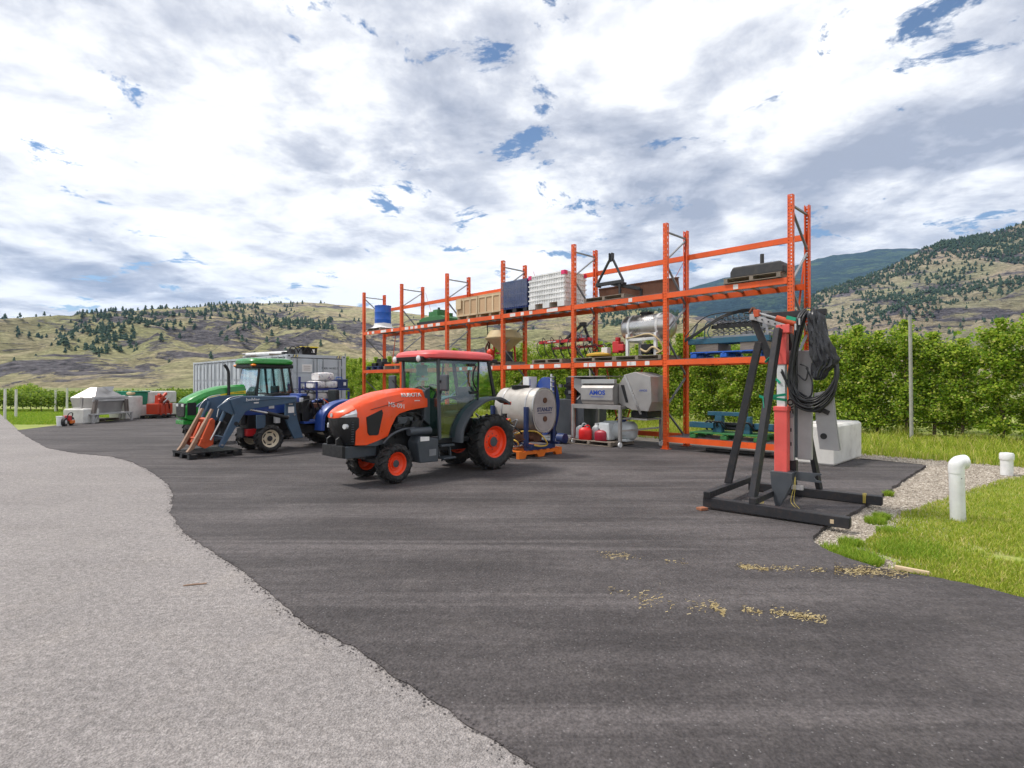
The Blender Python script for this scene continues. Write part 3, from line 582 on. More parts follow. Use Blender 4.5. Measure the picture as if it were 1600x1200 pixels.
M['pink'] = paint('pink_tape', (0.75, 0.03, 0.16), 0.5, 0, 0.1)
BAY, DEP, PW, PH = 3.14, 1.2, 0.115, 6.0
rack = thing('pallet_rack', 'long orange pallet racking of six bays loaded with farm machinery', 'racking', RACK0, RACK_RZ)
def post_mesh(front):
    """C-section upright: front face punched with two columns of slots, open at the back"""
    mb = MB(); w_ = PW; y1 = 0.0 if front else 0.0; n = 78; dz = PH / n; xs = [0, .02, .042, .073, .095, w_]
    for k in range(n):
        z0, z1 = k * dz, (k + 1) * dz; zs = [z0, z0 + .024, z1 - .024, z1]
        for i in range(5):
            for j in range(3):
                if i in (1, 3) and j == 1: continue
                mb.add([(xs[i], 0, zs[j]), (xs[i + 1], 0, zs[j]), (xs[i + 1], 0, zs[j + 1]), (xs[i], 0, zs[j + 1])], [(0, 1, 2, 3)])
    for x in (0, w_):
        ys = [0, -.035, -.06, -w_]
        for k in range(n // 2):
            z0, z1 = k * dz * 2, (k + 1) * dz * 2; zs = [z0, z0 + .05, z1 - .05, z1]
            for i in range(3):
                for j in range(3):
                    if i == 1 and j == 1: continue
                    mb.add([(x, ys[i], zs[j]), (x, ys[i + 1], zs[j]), (x, ys[i + 1], zs[j + 1]), (x, ys[i], zs[j + 1])], [(0, 1, 2, 3)])
    mb.box(0.003, .03, -w_, -w_ + .004, 0, PH).box(w_ - .03, w_ - .003, -w_, -w_ + .004, 0, PH)
    me = bpy.data.meshes.new('upright'); me.from_pydata([(x - w_ / 2, y, z) for x, y, z in mb.v], [], mb.f); me.materials.append(M['orange'])
    return me
POST = post_mesh(True); FOOT = MB().box(-.11, .11, -.16, .05, 0.0, 0.012).box(-.08, .08, .006, .012, .012, .09).mesh('foot_plate', M['orange'])
for k in range(7):
    x = k * BAY
    for back in (0, 1):
        p = link('upright', POST, rack, (x, -DEP if back else 0, 0.003), (0, 0, math.pi if back else 0)); link('foot_plate', FOOT, p, (0, 0, 0.0))
    fy, by = -PW, -DEP + PW
    nodes = [(5.78, 5.78), (5.72, 5.05), (3.95, 4.9), (3.85, 3.1), (2.0, 2.95), (1.9, 1.15), (.25, 1.0)] if k not in (0, 6) else [(5.78, 5.78), (4.95, 5.70), (4.85, 4.05), (3.0, 3.9), (2.9, 2.1), (1.05, 1.95), (.95, .2)]
    br = MB()
    for bz, fz in nodes:
        b = MB().bar((x, fy + .02, fz), (x, by - .02, bz), 0.035, 0.05, (1, 0, 0)); b.build('brace', M['galv'], rack)
def beam(x0, z, y, name='beam'):
    m_ = MB(); a, b = x0 + PW / 2 + .003, x0 + BAY - PW / 2 - .003
    m_.prism([(y + .01, z - .07), (y + .01, z + .07), (y - .03, z + .07), (y - .03, z + .045), (y - .05, z + .045), (y - .05, z - .07)], 'x', a, b)
    for e in (a, b): m_.box(e - .004 if e == b else e, e if e == b else e + .004, y - .055, y + .0125, z - .10, z + .10)
    return m_.build(name, M['orange'], rack)
def wire_deck(x0, z):
    m_ = MB(); a, b = x0 + .1, x0 + BAY - .1
    for i in range(46): xx = a + (b - a) * i / 45; m_.bar((xx, .012, z), (xx, -DEP - .012, z), .006, .006)
    for j in range(13): yy = -.03 - (DEP - .06) * j / 12; m_.bar((a, yy, z + .006), (b, yy, z + .006), .006, .006)
    for i in range(7): xx = a + .2 + (b - a - .4) * i / 6; m_.box(xx - .03, xx + .03, -DEP + .04, -.06, z - .045, z - .006)
    stuff(m_.build('wire_deck', M['galv'], rack))
LV1, LV2, LV3, LV0 = 2.30, 4.07, 5.26, 0.27
for k in range(6):
    for z in (LV1, LV2):
        beam(k * BAY, z, 0); beam(k * BAY, z, -DEP + .04); wire_deck(k * BAY, z + .076)
    beam(k * BAY, LV3, -DEP + .04, 'tie_beam')
beam(0, LV0, 0); beam(0, LV0, -DEP + .04); wire_deck(0, LV0 + .076); beam(BAY, LV0, -DEP + .04)
rs = random.Random(12)
for k, z, n in ((2, LV1, 4), (3, LV1, 3), (1, LV1, 7), (3, LV2, 2), (2, LV2, 5), (4, LV2, 7), (5, LV2, 5), (1, LV2, 1), (0, LV2, 1)):
    for i in range(n):
        xx = k * BAY + .3 + (BAY - .6) * (i + rs.uniform(.1, .9)) / n; w_ = rs.choice((.14, .2, .26)) if n > 2 else .12
        MB().box(xx - w_ / 2, xx + w_ / 2, .0105, .013, z - .055, z + .055).build('sticker', M['sticker'], rack)
# loose orange cross straps at the back of the racking
for a, za, b, zb in ((4.6, 2.2, 5.3, .2), (5.9, 2.2, 5.5, .6), (18.0, 4.0, 18.35, 2.4), (18.2, 2.2, 17.8, .3), (-.02, 5.75, .28, 3.05)):
    MB().bar((a, -DEP - .03, za), (b, -DEP - .03, zb), .045, .012, (0, 1, 0)).build('cross_strap', M['orange'], rack)
M['rope'] = paint('red_rope', (0.6, .06, .03), .8)
for a, za, b, zb in ((9.1, 5.75, 8.75, 4.9), (15.65, 5.75, 14.9, 4.6), (3.2, 5.3, 3.8, 4.2), (7.1, 3.9, 6.7, 2.9)):
    MB().tube([(a, -DEP - .06, za), (b, -DEP + .1, zb)], .008, 5).build('rope', M['rope'], rack)

# ------------------------------------------------------------------ pallets
BOARD = MB().box(-.6, .6, -.05, .05, 0, .02).mesh('deck_board', M['pallet']); BOARDP = {}
def pallet(label, loc, rz, L_=1.2, W_=1.0, mat='pallet', h=.13, n=7, kind='wood', group=None, name='wooden_pallet'):
    p = thing(name, label, 'pallet', loc, rz, group); key = (mat, L_, W_, h, n)
    if key not in BOARDP:
        BOARDP[key] = (MB().box(-L_ / 2, L_ / 2, -.048, .048, 0, .02).mesh('deck_board', M[mat], 0, .004), MB().box(-.045, .045, -W_ / 2, W_ / 2, 0, h - .04).mesh('bearer', M[mat], 0, .004))
    B_, S_ = BOARDP[key]
    for i in range(n): link('deck_board', B_, p, (0, -W_ / 2 + .05 + (W_ - .1) * i / (n - 1), h - .02))
    for i in range(3): link('bearer', S_, p, (-L_ / 2 + .06 + (L_ - .12) * i / 2, 0, .02))
    for i in range(3): link('base_board', B_, p, (0, -W_ / 2 + .05 + (W_ - .1) * i / 2, 0))
    return p
def plastic_pallet(label, loc, rz, L_, W_, mat, name='plastic_pallet'):
    p = thing(name, label, 'pallet', loc, rz); d = MB(); h = .15
    for i in range(9): y = -W_ / 2 + W_ * (i + .5) / 9; d.box(-L_ / 2, L_ / 2, y - W_ / 26, y + W_ / 26, h - .03, h)
    for i in range(5): x = -L_ / 2 + L_ * i / 4; x = min(max(x, -L_ / 2 + .03), L_ / 2 - .03); d.box(x - .028, x + .028, -W_ / 2, W_ / 2, h - .05, h - .032)
    d.build('deck', M[mat], p, 0, .006); d.box
    for i in range(3):
        for j in range(3):
            x, y = (i - 1) * (L_ / 2 - .09), (j - 1) * (W_ / 2 - .08); MB().prism([(x - .085, 0), (x + .085, 0), (x + .075, h - .052), (x - .075, h - .052)], 'y', y - .07, y + .07).build('foot', M[mat], p, 0, .01)
    return p
def on(x, y, z): return rk(x, y, z)
S1, S2, S0 = LV1 + .088, LV2 + .088, LV0 + .088      # top of the wire decks

# ---- top deck, far to near
def barrel():
    b = thing('blue_drum', 'blue plastic drum on the far left top bay of the racking', 'drum', on(18.0, -.55, S2 + .20), RACK_RZ)
    h = .98; r_ = .37; MB().lathe([(r_ * .93, 0), (r_, .03), (r_, h * .32), (r_ + .008, h * .34), (r_, h * .36), (r_, h * .66), (r_ + .008, h * .68), (r_, h * .70), (r_, h - .04), (r_ + .012, h - .03), (r_ + .012, h), (r_ - .03, h), (r_ - .03, h - .02), (0.01, h - .02)], n=28).build('drum_body', M['bluebright'], b, 40)
    MB().cyl((.18, .1, h - .02), (.18, .1, h + .015), .04).build('bung', M['black'], b, 40)
    pallet('wooden pallet wrapped in white plastic under the blue drum', on(18.0, -.55, S2 + .002), RACK_RZ, 1.2, 1.0)
    sh = MB(); n = 26; rings = []
    for k, (rr, z) in enumerate(((.40, .36), (.41, .25), (.46, .19), (.58, .16), (.66, .12))): rings.append([Vector((math.cos(6.283 * i / n) * rr * (1 + (.10 if k > 2 else .03) * noise.noise(Vector((i * .9, k, 0)))), math.sin(6.283 * i / n) * rr * (.86 if k > 2 else 1), z + .03 * noise.noise(Vector((i * 1.3, k * 2, 4))))) for i in range(n)])
    sh.loft(rings, False); o = sh.build('plastic_sheet', M['whiteplastic'], None, 60); o.location = on(18.0, -.55, S2); o.rotation_euler = (0, 0, RACK_RZ); tag(o, 'crumpled white plastic sheet around the foot of the blue drum', 'plastic sheet')
barrel()
def green_deck():
    g = thing('mower_deck', 'low green mower deck on the top rack left of the wooden crates', 'mower', on(13.75, -.6, S2 + .002), RACK_RZ)
    MB().prism([(-.85, .08), (.85, .08), (.85, .2), (.62, .30), (-.62, .30), (-.85, .2)], 'y', -.42, .42).build('deck', M['greenp'], g, 0, .02)
    MB().box(-.25, .35, -.3, .3, .30, .52).box(-.15, .2, -.2, .2, .52, .60).build('gearbox', M['greenp'], g, 0, .02)
    for s in (-1, 1): MB().box(-.95, .95, s * .45 - .02, s * .45 + .02, .0, .12).build('skid', M['black'], g, 0, .01)
    for x in (-.55, .6): MB().cyl((x, -.1, .28), (x, -.1, .42), .12, n=14).build('pulley_cover', M['greenp'], g, 40)
    MB().cyl((.05, 0, .6), (.05, 0, .7), .05).build('shaft', M['darksteel'], g, 40)
green_deck()
def crates():
    for i, (x, lb) in enumerate(((11.35, 'left plywood crate on the top rack with a small box nailed on'), (10.12, 'right plywood crate on a pallet on the top rack beside the blue stack'))):
        c = thing('plywood_crate', lb, 'crate', on(x, -.55, S2 + .002), RACK_RZ); w_ = 1.2
        for j in range(3): MB().box(-w_ / 2 + .02 + j * .53, -w_ / 2 + .12 + j * .53, -.48, .48, 0, .1).build('bearer', M['paleslat'], c)
        MB().box(-w_ / 2, w_ / 2, -.5, .5, .1, .76).build('panel', M['newwood'], c)
        for j in range(4):
            xx = -w_ / 2 + .04 + (w_ - .08) * j / 3; MB().box(xx - .035, xx + .035, .5, .522, .1, .76).build('batten', M['paleslat'], c)
        MB().box(-w_ / 2, w_ / 2, .5, .521, .68, .76).build('batten', M['paleslat'], c); MB().box(-w_ / 2, w_ / 2, .5, .521, .1, .16).build('batten', M['paleslat'], c)
        MB().box(-w_ / 2 - .01, w_ / 2 + .01, -.51, .525, .76, .785).build('lid', M['newwood'], c)
        if i == 0: MB().box(.3, .6, .523, .56, .38, .74).build('small_box', M['paleslat'], c)
crates()
def stacks():
    s = thing('blue_crate_stack', 'shrink wrapped stack of dark blue picking crates on the top rack', 'crate stack', on(8.83, -.52, S2 + .002), RACK_RZ)
    w_, d = 1.2, 1.0
    for t_ in range(4):
        z = .13 + t_ * .235; m_ = MB().box(-w_ / 2, w_ / 2, -d / 2, d / 2, z, z + .222)
        for i in range(11): xx = -w_ / 2 + .05 + (w_ - .1) * i / 10; m_.box(xx - .012, xx + .012, d / 2, d / 2 + .018, z + .012, z + .20)
        m_.box(-w_ / 2 - .012, w_ / 2 + .012, -d / 2 - .012, d / 2 + .022, z + .196, z + .222); m_.build('crate_tier', M['blue'], s)
    for i in (-1, 0, 1): MB().box(i * .5 - .09, i * .5 + .09, -d / 2, d / 2, 0, .125).build('pallet_block', M['black'], s)
    film = glass('stretch_film', (.72, .77, .86), .10); MB().box(-w_ / 2 - .03, w_ / 2 + .03, -d / 2 - .03, d / 2 + .035, .16, 1.08).build('stretch_film', film, s, 0, .02)
    s = thing('white_crate_stack', 'tall stack of white picking bins with pink corner tape on the top rack', 'crate stack', on(7.35, -.52, S2 + .002), RACK_RZ)
    w_, d = 1.55, 1.1
    for t_ in range(6):
        z = .16 + t_ * .157; m_ = MB().box(-w_ / 2 + .03, w_ / 2 - .03, -d / 2 + .03, d / 2 - .03, z, z + .115).box(-w_ / 2, w_ / 2, -d / 2, d / 2, z + .105, z + .15)
        for i in range(15): xx = -w_ / 2 + .06 + (w_ - .12) * i / 14; m_.box(xx - .010, xx + .010, d / 2 - .03, d / 2 - .004, z + .005, z + .104)
        for i in range(10): yy = -d / 2 + .06 + (d - .12) * i / 9; m_.box(-w_ / 2 + .004, -w_ / 2 + .03, yy - .010, yy + .010, z + .005, z + .104)
        m_.build('bin_tier', M['binwhite'], s)
    for i in (-1, 0, 1): MB().box(i * .62 - .14, i * .62 + .14, -d / 2, d / 2, 0, .155).build('pallet_block', M['whiteplastic'], s)
    MB().box(-w_ / 2, w_ / 2, -d / 2, d / 2, .155, .16).build('pallet_top', M['whiteplastic'], s)
    for x, y in ((-w_ / 2, d / 2), (w_ / 2, d / 2), (-w_ / 2, -d / 2)):
        m_ = MB(); sx = -1 if x < 0 else 1; sy = 1 if y > 0 else -1
        m_.box(min(x, x - sx * .14), max(x, x - sx * .14), y - .003 if sy > 0 else y - .006, y + .006 if sy > 0 else y + .003, .98, 1.105)
        m_.box(x - .003 if sx > 0 else x - .006, x + .006 if sx > 0 else x + .003, min(y, y - sy * .14), max(y, y - sy * .14), .98, 1.105); m_.build('corner_tape', M['pink'], s)
stacks()
def aframe():
    pallet('weathered pallet on the top rack under the black lifting frame', on(5.15, -.42, S2 + .002), RACK_RZ, 1.45, .8)
    a = thing('lifting_frame', 'black three point lifting frame standing on a pallet on the top rack', 'implement', on(5.1, -.45, S2 + .132), RACK_RZ)
    MB().bar((.55, .1, .42), (-.42, .1, .42), .09, .10).build('cross_beam', M['darksteel'], a, 0, .008)
    for x in (.5, -.4): MB().bar((x, .1, .46), (.0 + (.05 if x > 0 else -.05), .1, 1.12), .07, .05).build('strut', M['darksteel'], a, 0, .006)
    for x in (-.045, .045): MB().box(x - .018, x + .018, .04, .16, 1.05, 1.30).build('clevis', M['darksteel'], a, 0, .01)
    MB().bar((0, .1, .40), (-.75, -.25, .20), .10, .10).build('boom', M['darksteel'], a, 0, .006)
    MB().bar((-.3, .1, 0), (-.3, .1, .42), .06, .06).build('leg', M['darksteel'], a); MB().bar((-.78, -.27, 0), (-.78, -.27, .2), .06, .06).build('leg', M['darksteel'], a)
    for x in (.45, -.45): MB().cyl((x, .02, .36), (x, .2, .36), .03, n=10).build('pin', M['darksteel'], a, 40)
    b = thing('steel_beam', 'long rusty brown steel blade lying along the back of the top rack', 'steel beam', on(4.55, -.86, S2 + .002), RACK_RZ)
    MB().prism([(-.06, 0), (.10, 0), (.04, .05), (.0, .24), (.05, .50), (.03, .50), (-.03, .24)], 'x', -1.35, 1.35).build('blade', M['rust'], b, 30, .005)
    MB().box(-1.35, 1.35, -.02, .06, .50, .53).build('top_edge', M['rust'], b)
aframe()
def weight():
    pallet('weathered pallet under the dark grey block on the near top rack', on(.85, -.42, S2 + .002), RACK_RZ, 1.35, .95)
    w_ = thing('counterweight', 'dark grey rounded counterweight block on the near top rack', 'counterweight', on(.78, -.42, S2 + .132), RACK_RZ)
    m_ = paint('counterweight_paint', (.035, .037, .042), .55, 0, .2); MB().prism([(-.62, 0), (.62, 0), (.62, .15), (.55, .27), (-.55, .27), (-.62, .15)], 'y', -.38, .38).build('block', m_, w_, 0, .035)
    MB().box(-.06, .08, -.05, .05, .27, .30).build('socket', m_, w_); MB().cyl((0, 0, .3), (0, 0, .56), .045).build('stub_pipe', m_, w_, 40)
weight()

# ------------------------------------------------------------------ middle deck
def spring_tine(mb, x, y, z, s=1.0, flip=1):
    pts = [(x, y, z), (x, y + .06 * flip, z + .05), (x, y + .16 * flip, z + .03), (x, y + .20 * flip, z - .10), (x, y + .13 * flip, z - .25), (x, y + .02 * flip, z - .33)]
    mb.tube([Vector((p[0], y + (p[1] - y) * s, z + (p[2] - z) * s)) for p in pts], .014, 6, 3)
def far_left_mid():
    plastic_pallet('dark blue plastic pallet on the far left middle rack', on(18.1, -.5, S1 + .002), RACK_RZ, 1.1, .9, 'navy')
    e = thing('pump_unit', 'dark engine pump parts on the blue pallet at the far rack end', 'machine part', on(18.1, -.5, S1 + .154), RACK_RZ)
    MB().box(-.4, -.1, -.3, .2, 0, .2).box(.05, .4, -.25, .25, 0, .16).build('base', M['black'], e, 0, .02)
    for x, r_ in ((-.25, .13), (.22, .11)): MB().cyl((x, -.05, .15), (x, -.05, .36), r_, r_ * .9).build('housing', M['darksteel'], e, 40)
    o = thing('orange_drawbar', 'orange steel drawbar lying on the middle rack beside the blue pallet', 'drawbar', on(16.85, -.35, S1 + .002), RACK_RZ)
    MB().bar((-.7, 0, .19), (.6, 0, .19), .12, .09).build('bar', M['orange'], o, 0, .01)
    for x in (-.5, .4): MB().box(x - .06, x + .06, -.2, .2, 0, .145).build('block', M['pallet'], o)
    MB().cyl((-.1, -.15, .23), (-.1, -.15, .46), .09).build('motor', M['darksteel'], o, 40)
far_left_mid()
def hopper_spreader():
    pallet('weathered pallet under the cream cone spreader on the middle rack', on(10.0, -.62, S1 + .002), RACK_RZ, 1.3, 1.0)
    s = thing('cone_spreader', 'cream plastic cone fertiliser spreader with red frame on the middle rack', 'spreader', on(9.95, -.62, S1 + .132), RACK_RZ)
    MB().lathe([(.16, .30), (.22, .42), (.56, .74), (.66, .80), (.68, .84), (.66, .85), (.60, .98), (.54, 1.10), (.53, 1.12), (.46, 1.12), (.2, .6)], n=30).build('hopper', M['cream'], s, 35)
    MB().lathe([(.665, .835), (.70, .84), (.70, .87), (.665, .875)], n=30).build('rim', M['cream'], s, 35)
    for x, y in ((-.32, .25), (.32, .25), (-.32, -.25), (.32, -.25)): MB().bar((x, y, 0), (x * .9, y * .9, .62), .05, .05).build('leg', M['red'], s)
    MB().box(-.4, .4, -.05, .05, .30, .37).build('cross_member', M['red'], s)
    MB().ball((.30, .42, .34), .14, (1, .8, 1)).build('guard', paint('orange_red_plastic', (.75, .05, .012), .4), s, 60)
    MB().bar((.5, .3, .1), (.75, .15, 1.45), .03, .03).build('lever', M['darksteel'], s); MB().tube([(.45, .35, .15), (.55, .4, .5), (.4, .35, .75), (.5, .3, .3)], .03, 8, 4).build('pto_shaft', M['rust'], s, 60)
    MB().box(-.55, -.35, .1, .35, 0, .35).build('gearbox', M['black'], s, 0, .02)
hopper_spreader()
def cultivator():
    pallet('left weathered pallet on the middle rack under the red cultivator', on(7.35, -.5, S1 + .002), RACK_RZ, 1.3, 1.0)
    pallet('right weathered pallet on the middle rack under the yellow cutter', on(5.5, -.5, S1 + .002), RACK_RZ, 1.55, 1.0)
    c = thing('spring_tine_cultivator', 'red spring tine cultivator with black A frame on the middle rack', 'cultivator', on(6.9, -.55, S1 + .132), RACK_RZ)
    MB().box(-1.1, 1.0, .20, .32, .52, .62).build('tool_bar', M['red'], c, 0, .01); MB().box(-1.1, .9, -.35, -.25, .36, .44).build('tool_bar', M['red'], c, 0, .01)
    MB().box(.25, .62, .321, .325, .555, .59).build('label_strip', M['sticker'], c)
    for i in range(7): m_ = MB(); spring_tine(m_, -1.0 + i * .32, .22, .53, 1.35, 1); m_.build('tine', M['darksteel'], c, 60)
    for i in range(6): m_ = MB(); spring_tine(m_, -.9 + i * .32, -.30, .40, 1.1, 1); m_.build('tine', M['darksteel'], c, 60)
    for i in range(6): MB().tube([(-1.0 + i * .36, .2, .62), (-1.0 + i * .36, .33, .72), (-1.0 + i * .36, .36, .60), (-1.0 + i * .36, .3, .5)], .012, 6, 3).build('clamp_spring', M['darksteel'], c, 60)
    for x in (-1.05, .15): MB().bar((x + .25, -.1, .5), (-.55, -.05, 1.12), .07, .07).build('hitch_strut', M['black'], c)
    MB().box(-.65, -.45, -.12, .02, 1.02, 1.15).build('hitch_head', M['black'], c, 0, .02)
    y = thing('weed_cutter', 'yellow and red rotary weed cutter lying on the middle rack', 'implement', on(5.35, -.45, S1 + .132), RACK_RZ)
    MB().lathe([(.36, .04), (.38, .05), (.38, .10), (.3, .13), (.1, .16)], (.2, .1, 0), n=24).build('cutter_disc', M['yellow'], y, 40)
    MB().box(-.1, .12, -.1, .1, .12, .3).build('bracket', M['whiteplastic'], y, 0, .02)
    MB().box(-.55, -.32, -.12, .16, .12, .46).box(-.75, -.55, -.06, .22, .16, .36).cyl((-.45, .05, .46), (-.45, .05, .58), .08).build('gearbox', M['red'], y, 0, .03)
    for i in range(5): MB().tube([(-.6 + i * .33, -.2, .1), (-.5 + i * .33, -.15, .38), (-.35 + i * .33, 0, .36), (-.3 + i * .33, .1, .12)], .014, 6, 4).build('hose', M['black'], y, 60)
    MB().box(.32, .5, -.3, .05, .05, .2).build('deflector', M['greenp'], y, 0, .01)
cultivator()
def steel_tank():
    pallet('pale weathered pallet under the stainless tank on the middle rack', on(4.0, -.5, S1 + .002), RACK_RZ, 1.55, 1.05)
    t_ = thing('stainless_tank', 'stainless steel sprayer tank on a white frame on the middle rack', 'tank', on(3.98, -.55, S1 + .132), RACK_RZ)
    r_ = .36; zc = .82
    MB().lathe([(.03, -.80), (.2, -.78), (r_ * .85, -.72), (r_, -.64), (r_, .64), (r_ * .85, .72), (.2, .78), (.03, .80)], (0, 0, zc), (1, 0, 0), 36).build('tank_body', M['stainless'], t_, 40)
    MB().lathe([(.16, 0), (.16, .05), (.20, .055), (.20, .09), (.02, .11)], (.05, 0, zc + r_ - .03), n=22).build('lid', M['black'], t_, 40)
    for x in (-.45, .45):
        MB().lathe([(r_ + .001, -.035), (r_ + .008, -.035), (r_ + .008, .035), (r_ + .001, .035)], (x, 0, zc), (1, 0, 0), 30, False).build('strap', M['whiteplastic'], t_, 40)
        for y in (-.3, .36): MB().box(x - .04, x + .04, y - .04, y + .04, 0, .62).build('leg', M['whiteplastic'], t_, 0, .005)
        MB().box(x - .04, x + .04, -.26, .32, .40, .47).build('cradle', M['whiteplastic'], t_)
    MB().box(-.41, .41, .33, .39, .42, .50).build('rail', M['whiteplastic'], t_)
    MB().box(-.2, .12, -.1, .2, .05, .33).cyl((-.35, .05, .15), (-.1, .05, .15), .1).build('pump', M['black'], t_, 0, .02)
    MB().tube([(.45, .42, .5), (.2, .46, .52), (-.3, .46, .58), (-.6, .44, .4), (-.7, .4, .15), (-.5, .42, .04)], .022, 8, 5).build('hose', M['cream'], t_, 60)
    MB().tube([(-.6, .4, .1), (-.4, .44, .22), (-.2, .42, .1), (0, .4, .18)], .03, 8, 4).build('hose', M['cream'], t_, 60)
steel_tank()
def weeder():
    plastic_pallet('bright blue plastic pallet on the near middle rack', on(1.55, -.5, S1 + .002), RACK_RZ, 1.75, 1.0, 'bluebright')
    for x, lb in ((2.05, 'left wooden block between the blue pallet and the teal frame'), (.9, 'right wooden block between the blue pallet and the teal frame')):
        o = MB().box(-.3, .3, -.4, .35, 0, .2).build('wood_block', M['pallet'], None, 0, .01); o.location = on(x, -.5, S1 + .154); o.rotation_euler = (0, 0, RACK_RZ); tag(o, lb, 'wood block')
    w_ = thing('finger_weeder', 'teal implement frame with grey coil springs and black hoses on the near middle rack', 'implement', on(1.55, -.45, S1 + .356), RACK_RZ)
    MB().box(-1.05, 1.0, .2, .32, 0, .14).build('front_beam', M['teal'], w_, 0, .01); MB().box(-1.05, 1.0, -.32, -.2, 0, .12).build('rear_beam', M['teal'], w_, 0, .01)
    MB().box(-1.0, .85, -.1, .18, .14, .20).build('channel', M['galv'], w_)
    for x in (.95, -.98): MB().bar((x, .25, .14), (x * .9, .1, .55), .05, .05).build('end_bar', M['galv'], w_)
    MB().box(-.85, .35, -.05, .05, .42, .52).build('tool_bar', M['darksteel'], w_)
    for i in range(9):
        x = -.80 + i * .145; m_ = MB(); pts = []
        for k in range(40): a = k * .75; pts.append((x + .065 * math.cos(a), .1 + .065 * math.sin(a), .22 + .011 * k))
        m_.tube(pts, .012, 5); m_.build('coil_spring', M['galv'], w_, 60)
        MB().tube([(x, .1, .66), (x + .02, .05, .72), (x + .05, -.1, .60), (x + .04, -.15, .2)], .012, 6, 3).build('tine', M['galv'], w_, 60)
    MB().box(-.84, .42, .14, .2, .38, .46).build('comb_plate', M['black'], w_)
    MB().box(-.96, -.84, -.12, .2, .3, .72).build('side_plate', M['galv'], w_, 0, .02)
    for i, dz in enumerate((0, .03, .055)): MB().tube([(1.05, .38, .08 + dz), (.7, .4, .25 + dz), (.2, .3, .58 + dz), (-.2, .2, .72 + dz), (-.6, .1, .74 + dz), (-.9, .05, .55 + dz)], .016, 8, 6).build('hose', M['black'], w_, 60)
    MB().tube([(1.05, .38, .10), (1.0, .3, .3), (.6, .1, .72), (-.1, 0, .78), (-.7, 0, .62)], .014, 8, 6).build('hose', M['black'], w_, 60)
    MB().tube([(.6, .2, .15), (.55, .25, .5), (.4, .22, .55), (.5, .24, .3), (.45, .2, .15)], .014, 8, 4).build('hose', M['teal'], w_, 60)
weeder()
def low_deck():
    plastic_pallet('dark green pallet on the lowest near rack deck', on(1.55, -.5, S0 + .002), RACK_RZ, 1.8, 1.0, 'greenp')
    b = thing('steel_hitch_frame', 'blue steel hitch frame with dark cylinders on the lowest near rack deck', 'implement', on(1.55, -.5, S0 + .154), RACK_RZ)
    MB().box(-.45, .55, .1, .2, .42, .52).build('top_beam', M['teal'], b, 0, .01)
    for x in (.28, -.42): MB().prism([(x - .12, 0), (x + .12, 0), (x + .05, .42), (x - .12, .42)], 'y', .06, .24).build('upright_plate', M['teal'], b, 0, .01)
    MB().box(.35, 1.0, .12, .3, .10, .24).build('left_arm', M['teal'], b, 0, .01); MB().box(-1.05, -.6, .0, .15, .12, .26).build('right_arm', M['teal'], b, 0, .01)
    MB().box(-1.0, .95, -.35, -.25, .05, .18).build('rear_beam', M['teal'], b, 0, .01)
    for z in (.1, .2): MB().cyl((-.7, 0, z), (.5, 0, z), .05).build('hydraulic_cylinder', M['darksteel'], b, 40)
    r = random.Random(2)
    for i in range(7): x = r.uniform(-.7, .4); MB().tube([(x, .2, .1), (x + .1, .3, .28), (x + .25, .26, .2), (x + .2, .2, .05)], .018, 7, 4).build('hose', M['black'], b, 60)
    o = MB().cyl((-1.0, 0, 0.055), (1.0, 0, 0.055), .05).build('black_pipe', M['blackpipe'], None, 40); o.location = on(1.1, -.25, 0.005); o.rotation_euler = (0, 0, RACK_RZ); tag(o, 'black pipe lying on the asphalt under the lowest rack deck', 'pipe')
low_deck()

# ------------------------------------------------------------------ machines standing in the racking at ground level
def jug(name, label, loc, rz, mat, w_, d, h, capm, handle=True):
    j = thing(name, label, 'fuel can' if 'fuel' in name else 'jug', loc, rz)
    MB().loft([[Vector((sx * w_ / 2 * k, sy * d / 2 * k, z)) for sx, sy in ((-1, -.7), (-.7, -1), (.7, -1), (1, -.7), (1, .7), (.7, 1), (-.7, 1), (-1, .7))] for k, z in ((.92, 0), (1, .03), (1, h * .62), (.93, h * .74), (.55, h * .86), (.5, h * .88))]).build('can_body', M[mat], j, 40)
    MB().cyl((w_ * .18, 0, h * .86), (w_ * .18, 0, h), .035).build('cap', M[capm], j, 40)
    if handle: MB().tube([(-w_ * .34, 0, h * .74), (-w_ * .30, 0, h * .98), (-.02, 0, h * 1.0), (w_ * .08, 0, h * .87)], .02, 8, 4).build('handle', M[mat], j, 60)
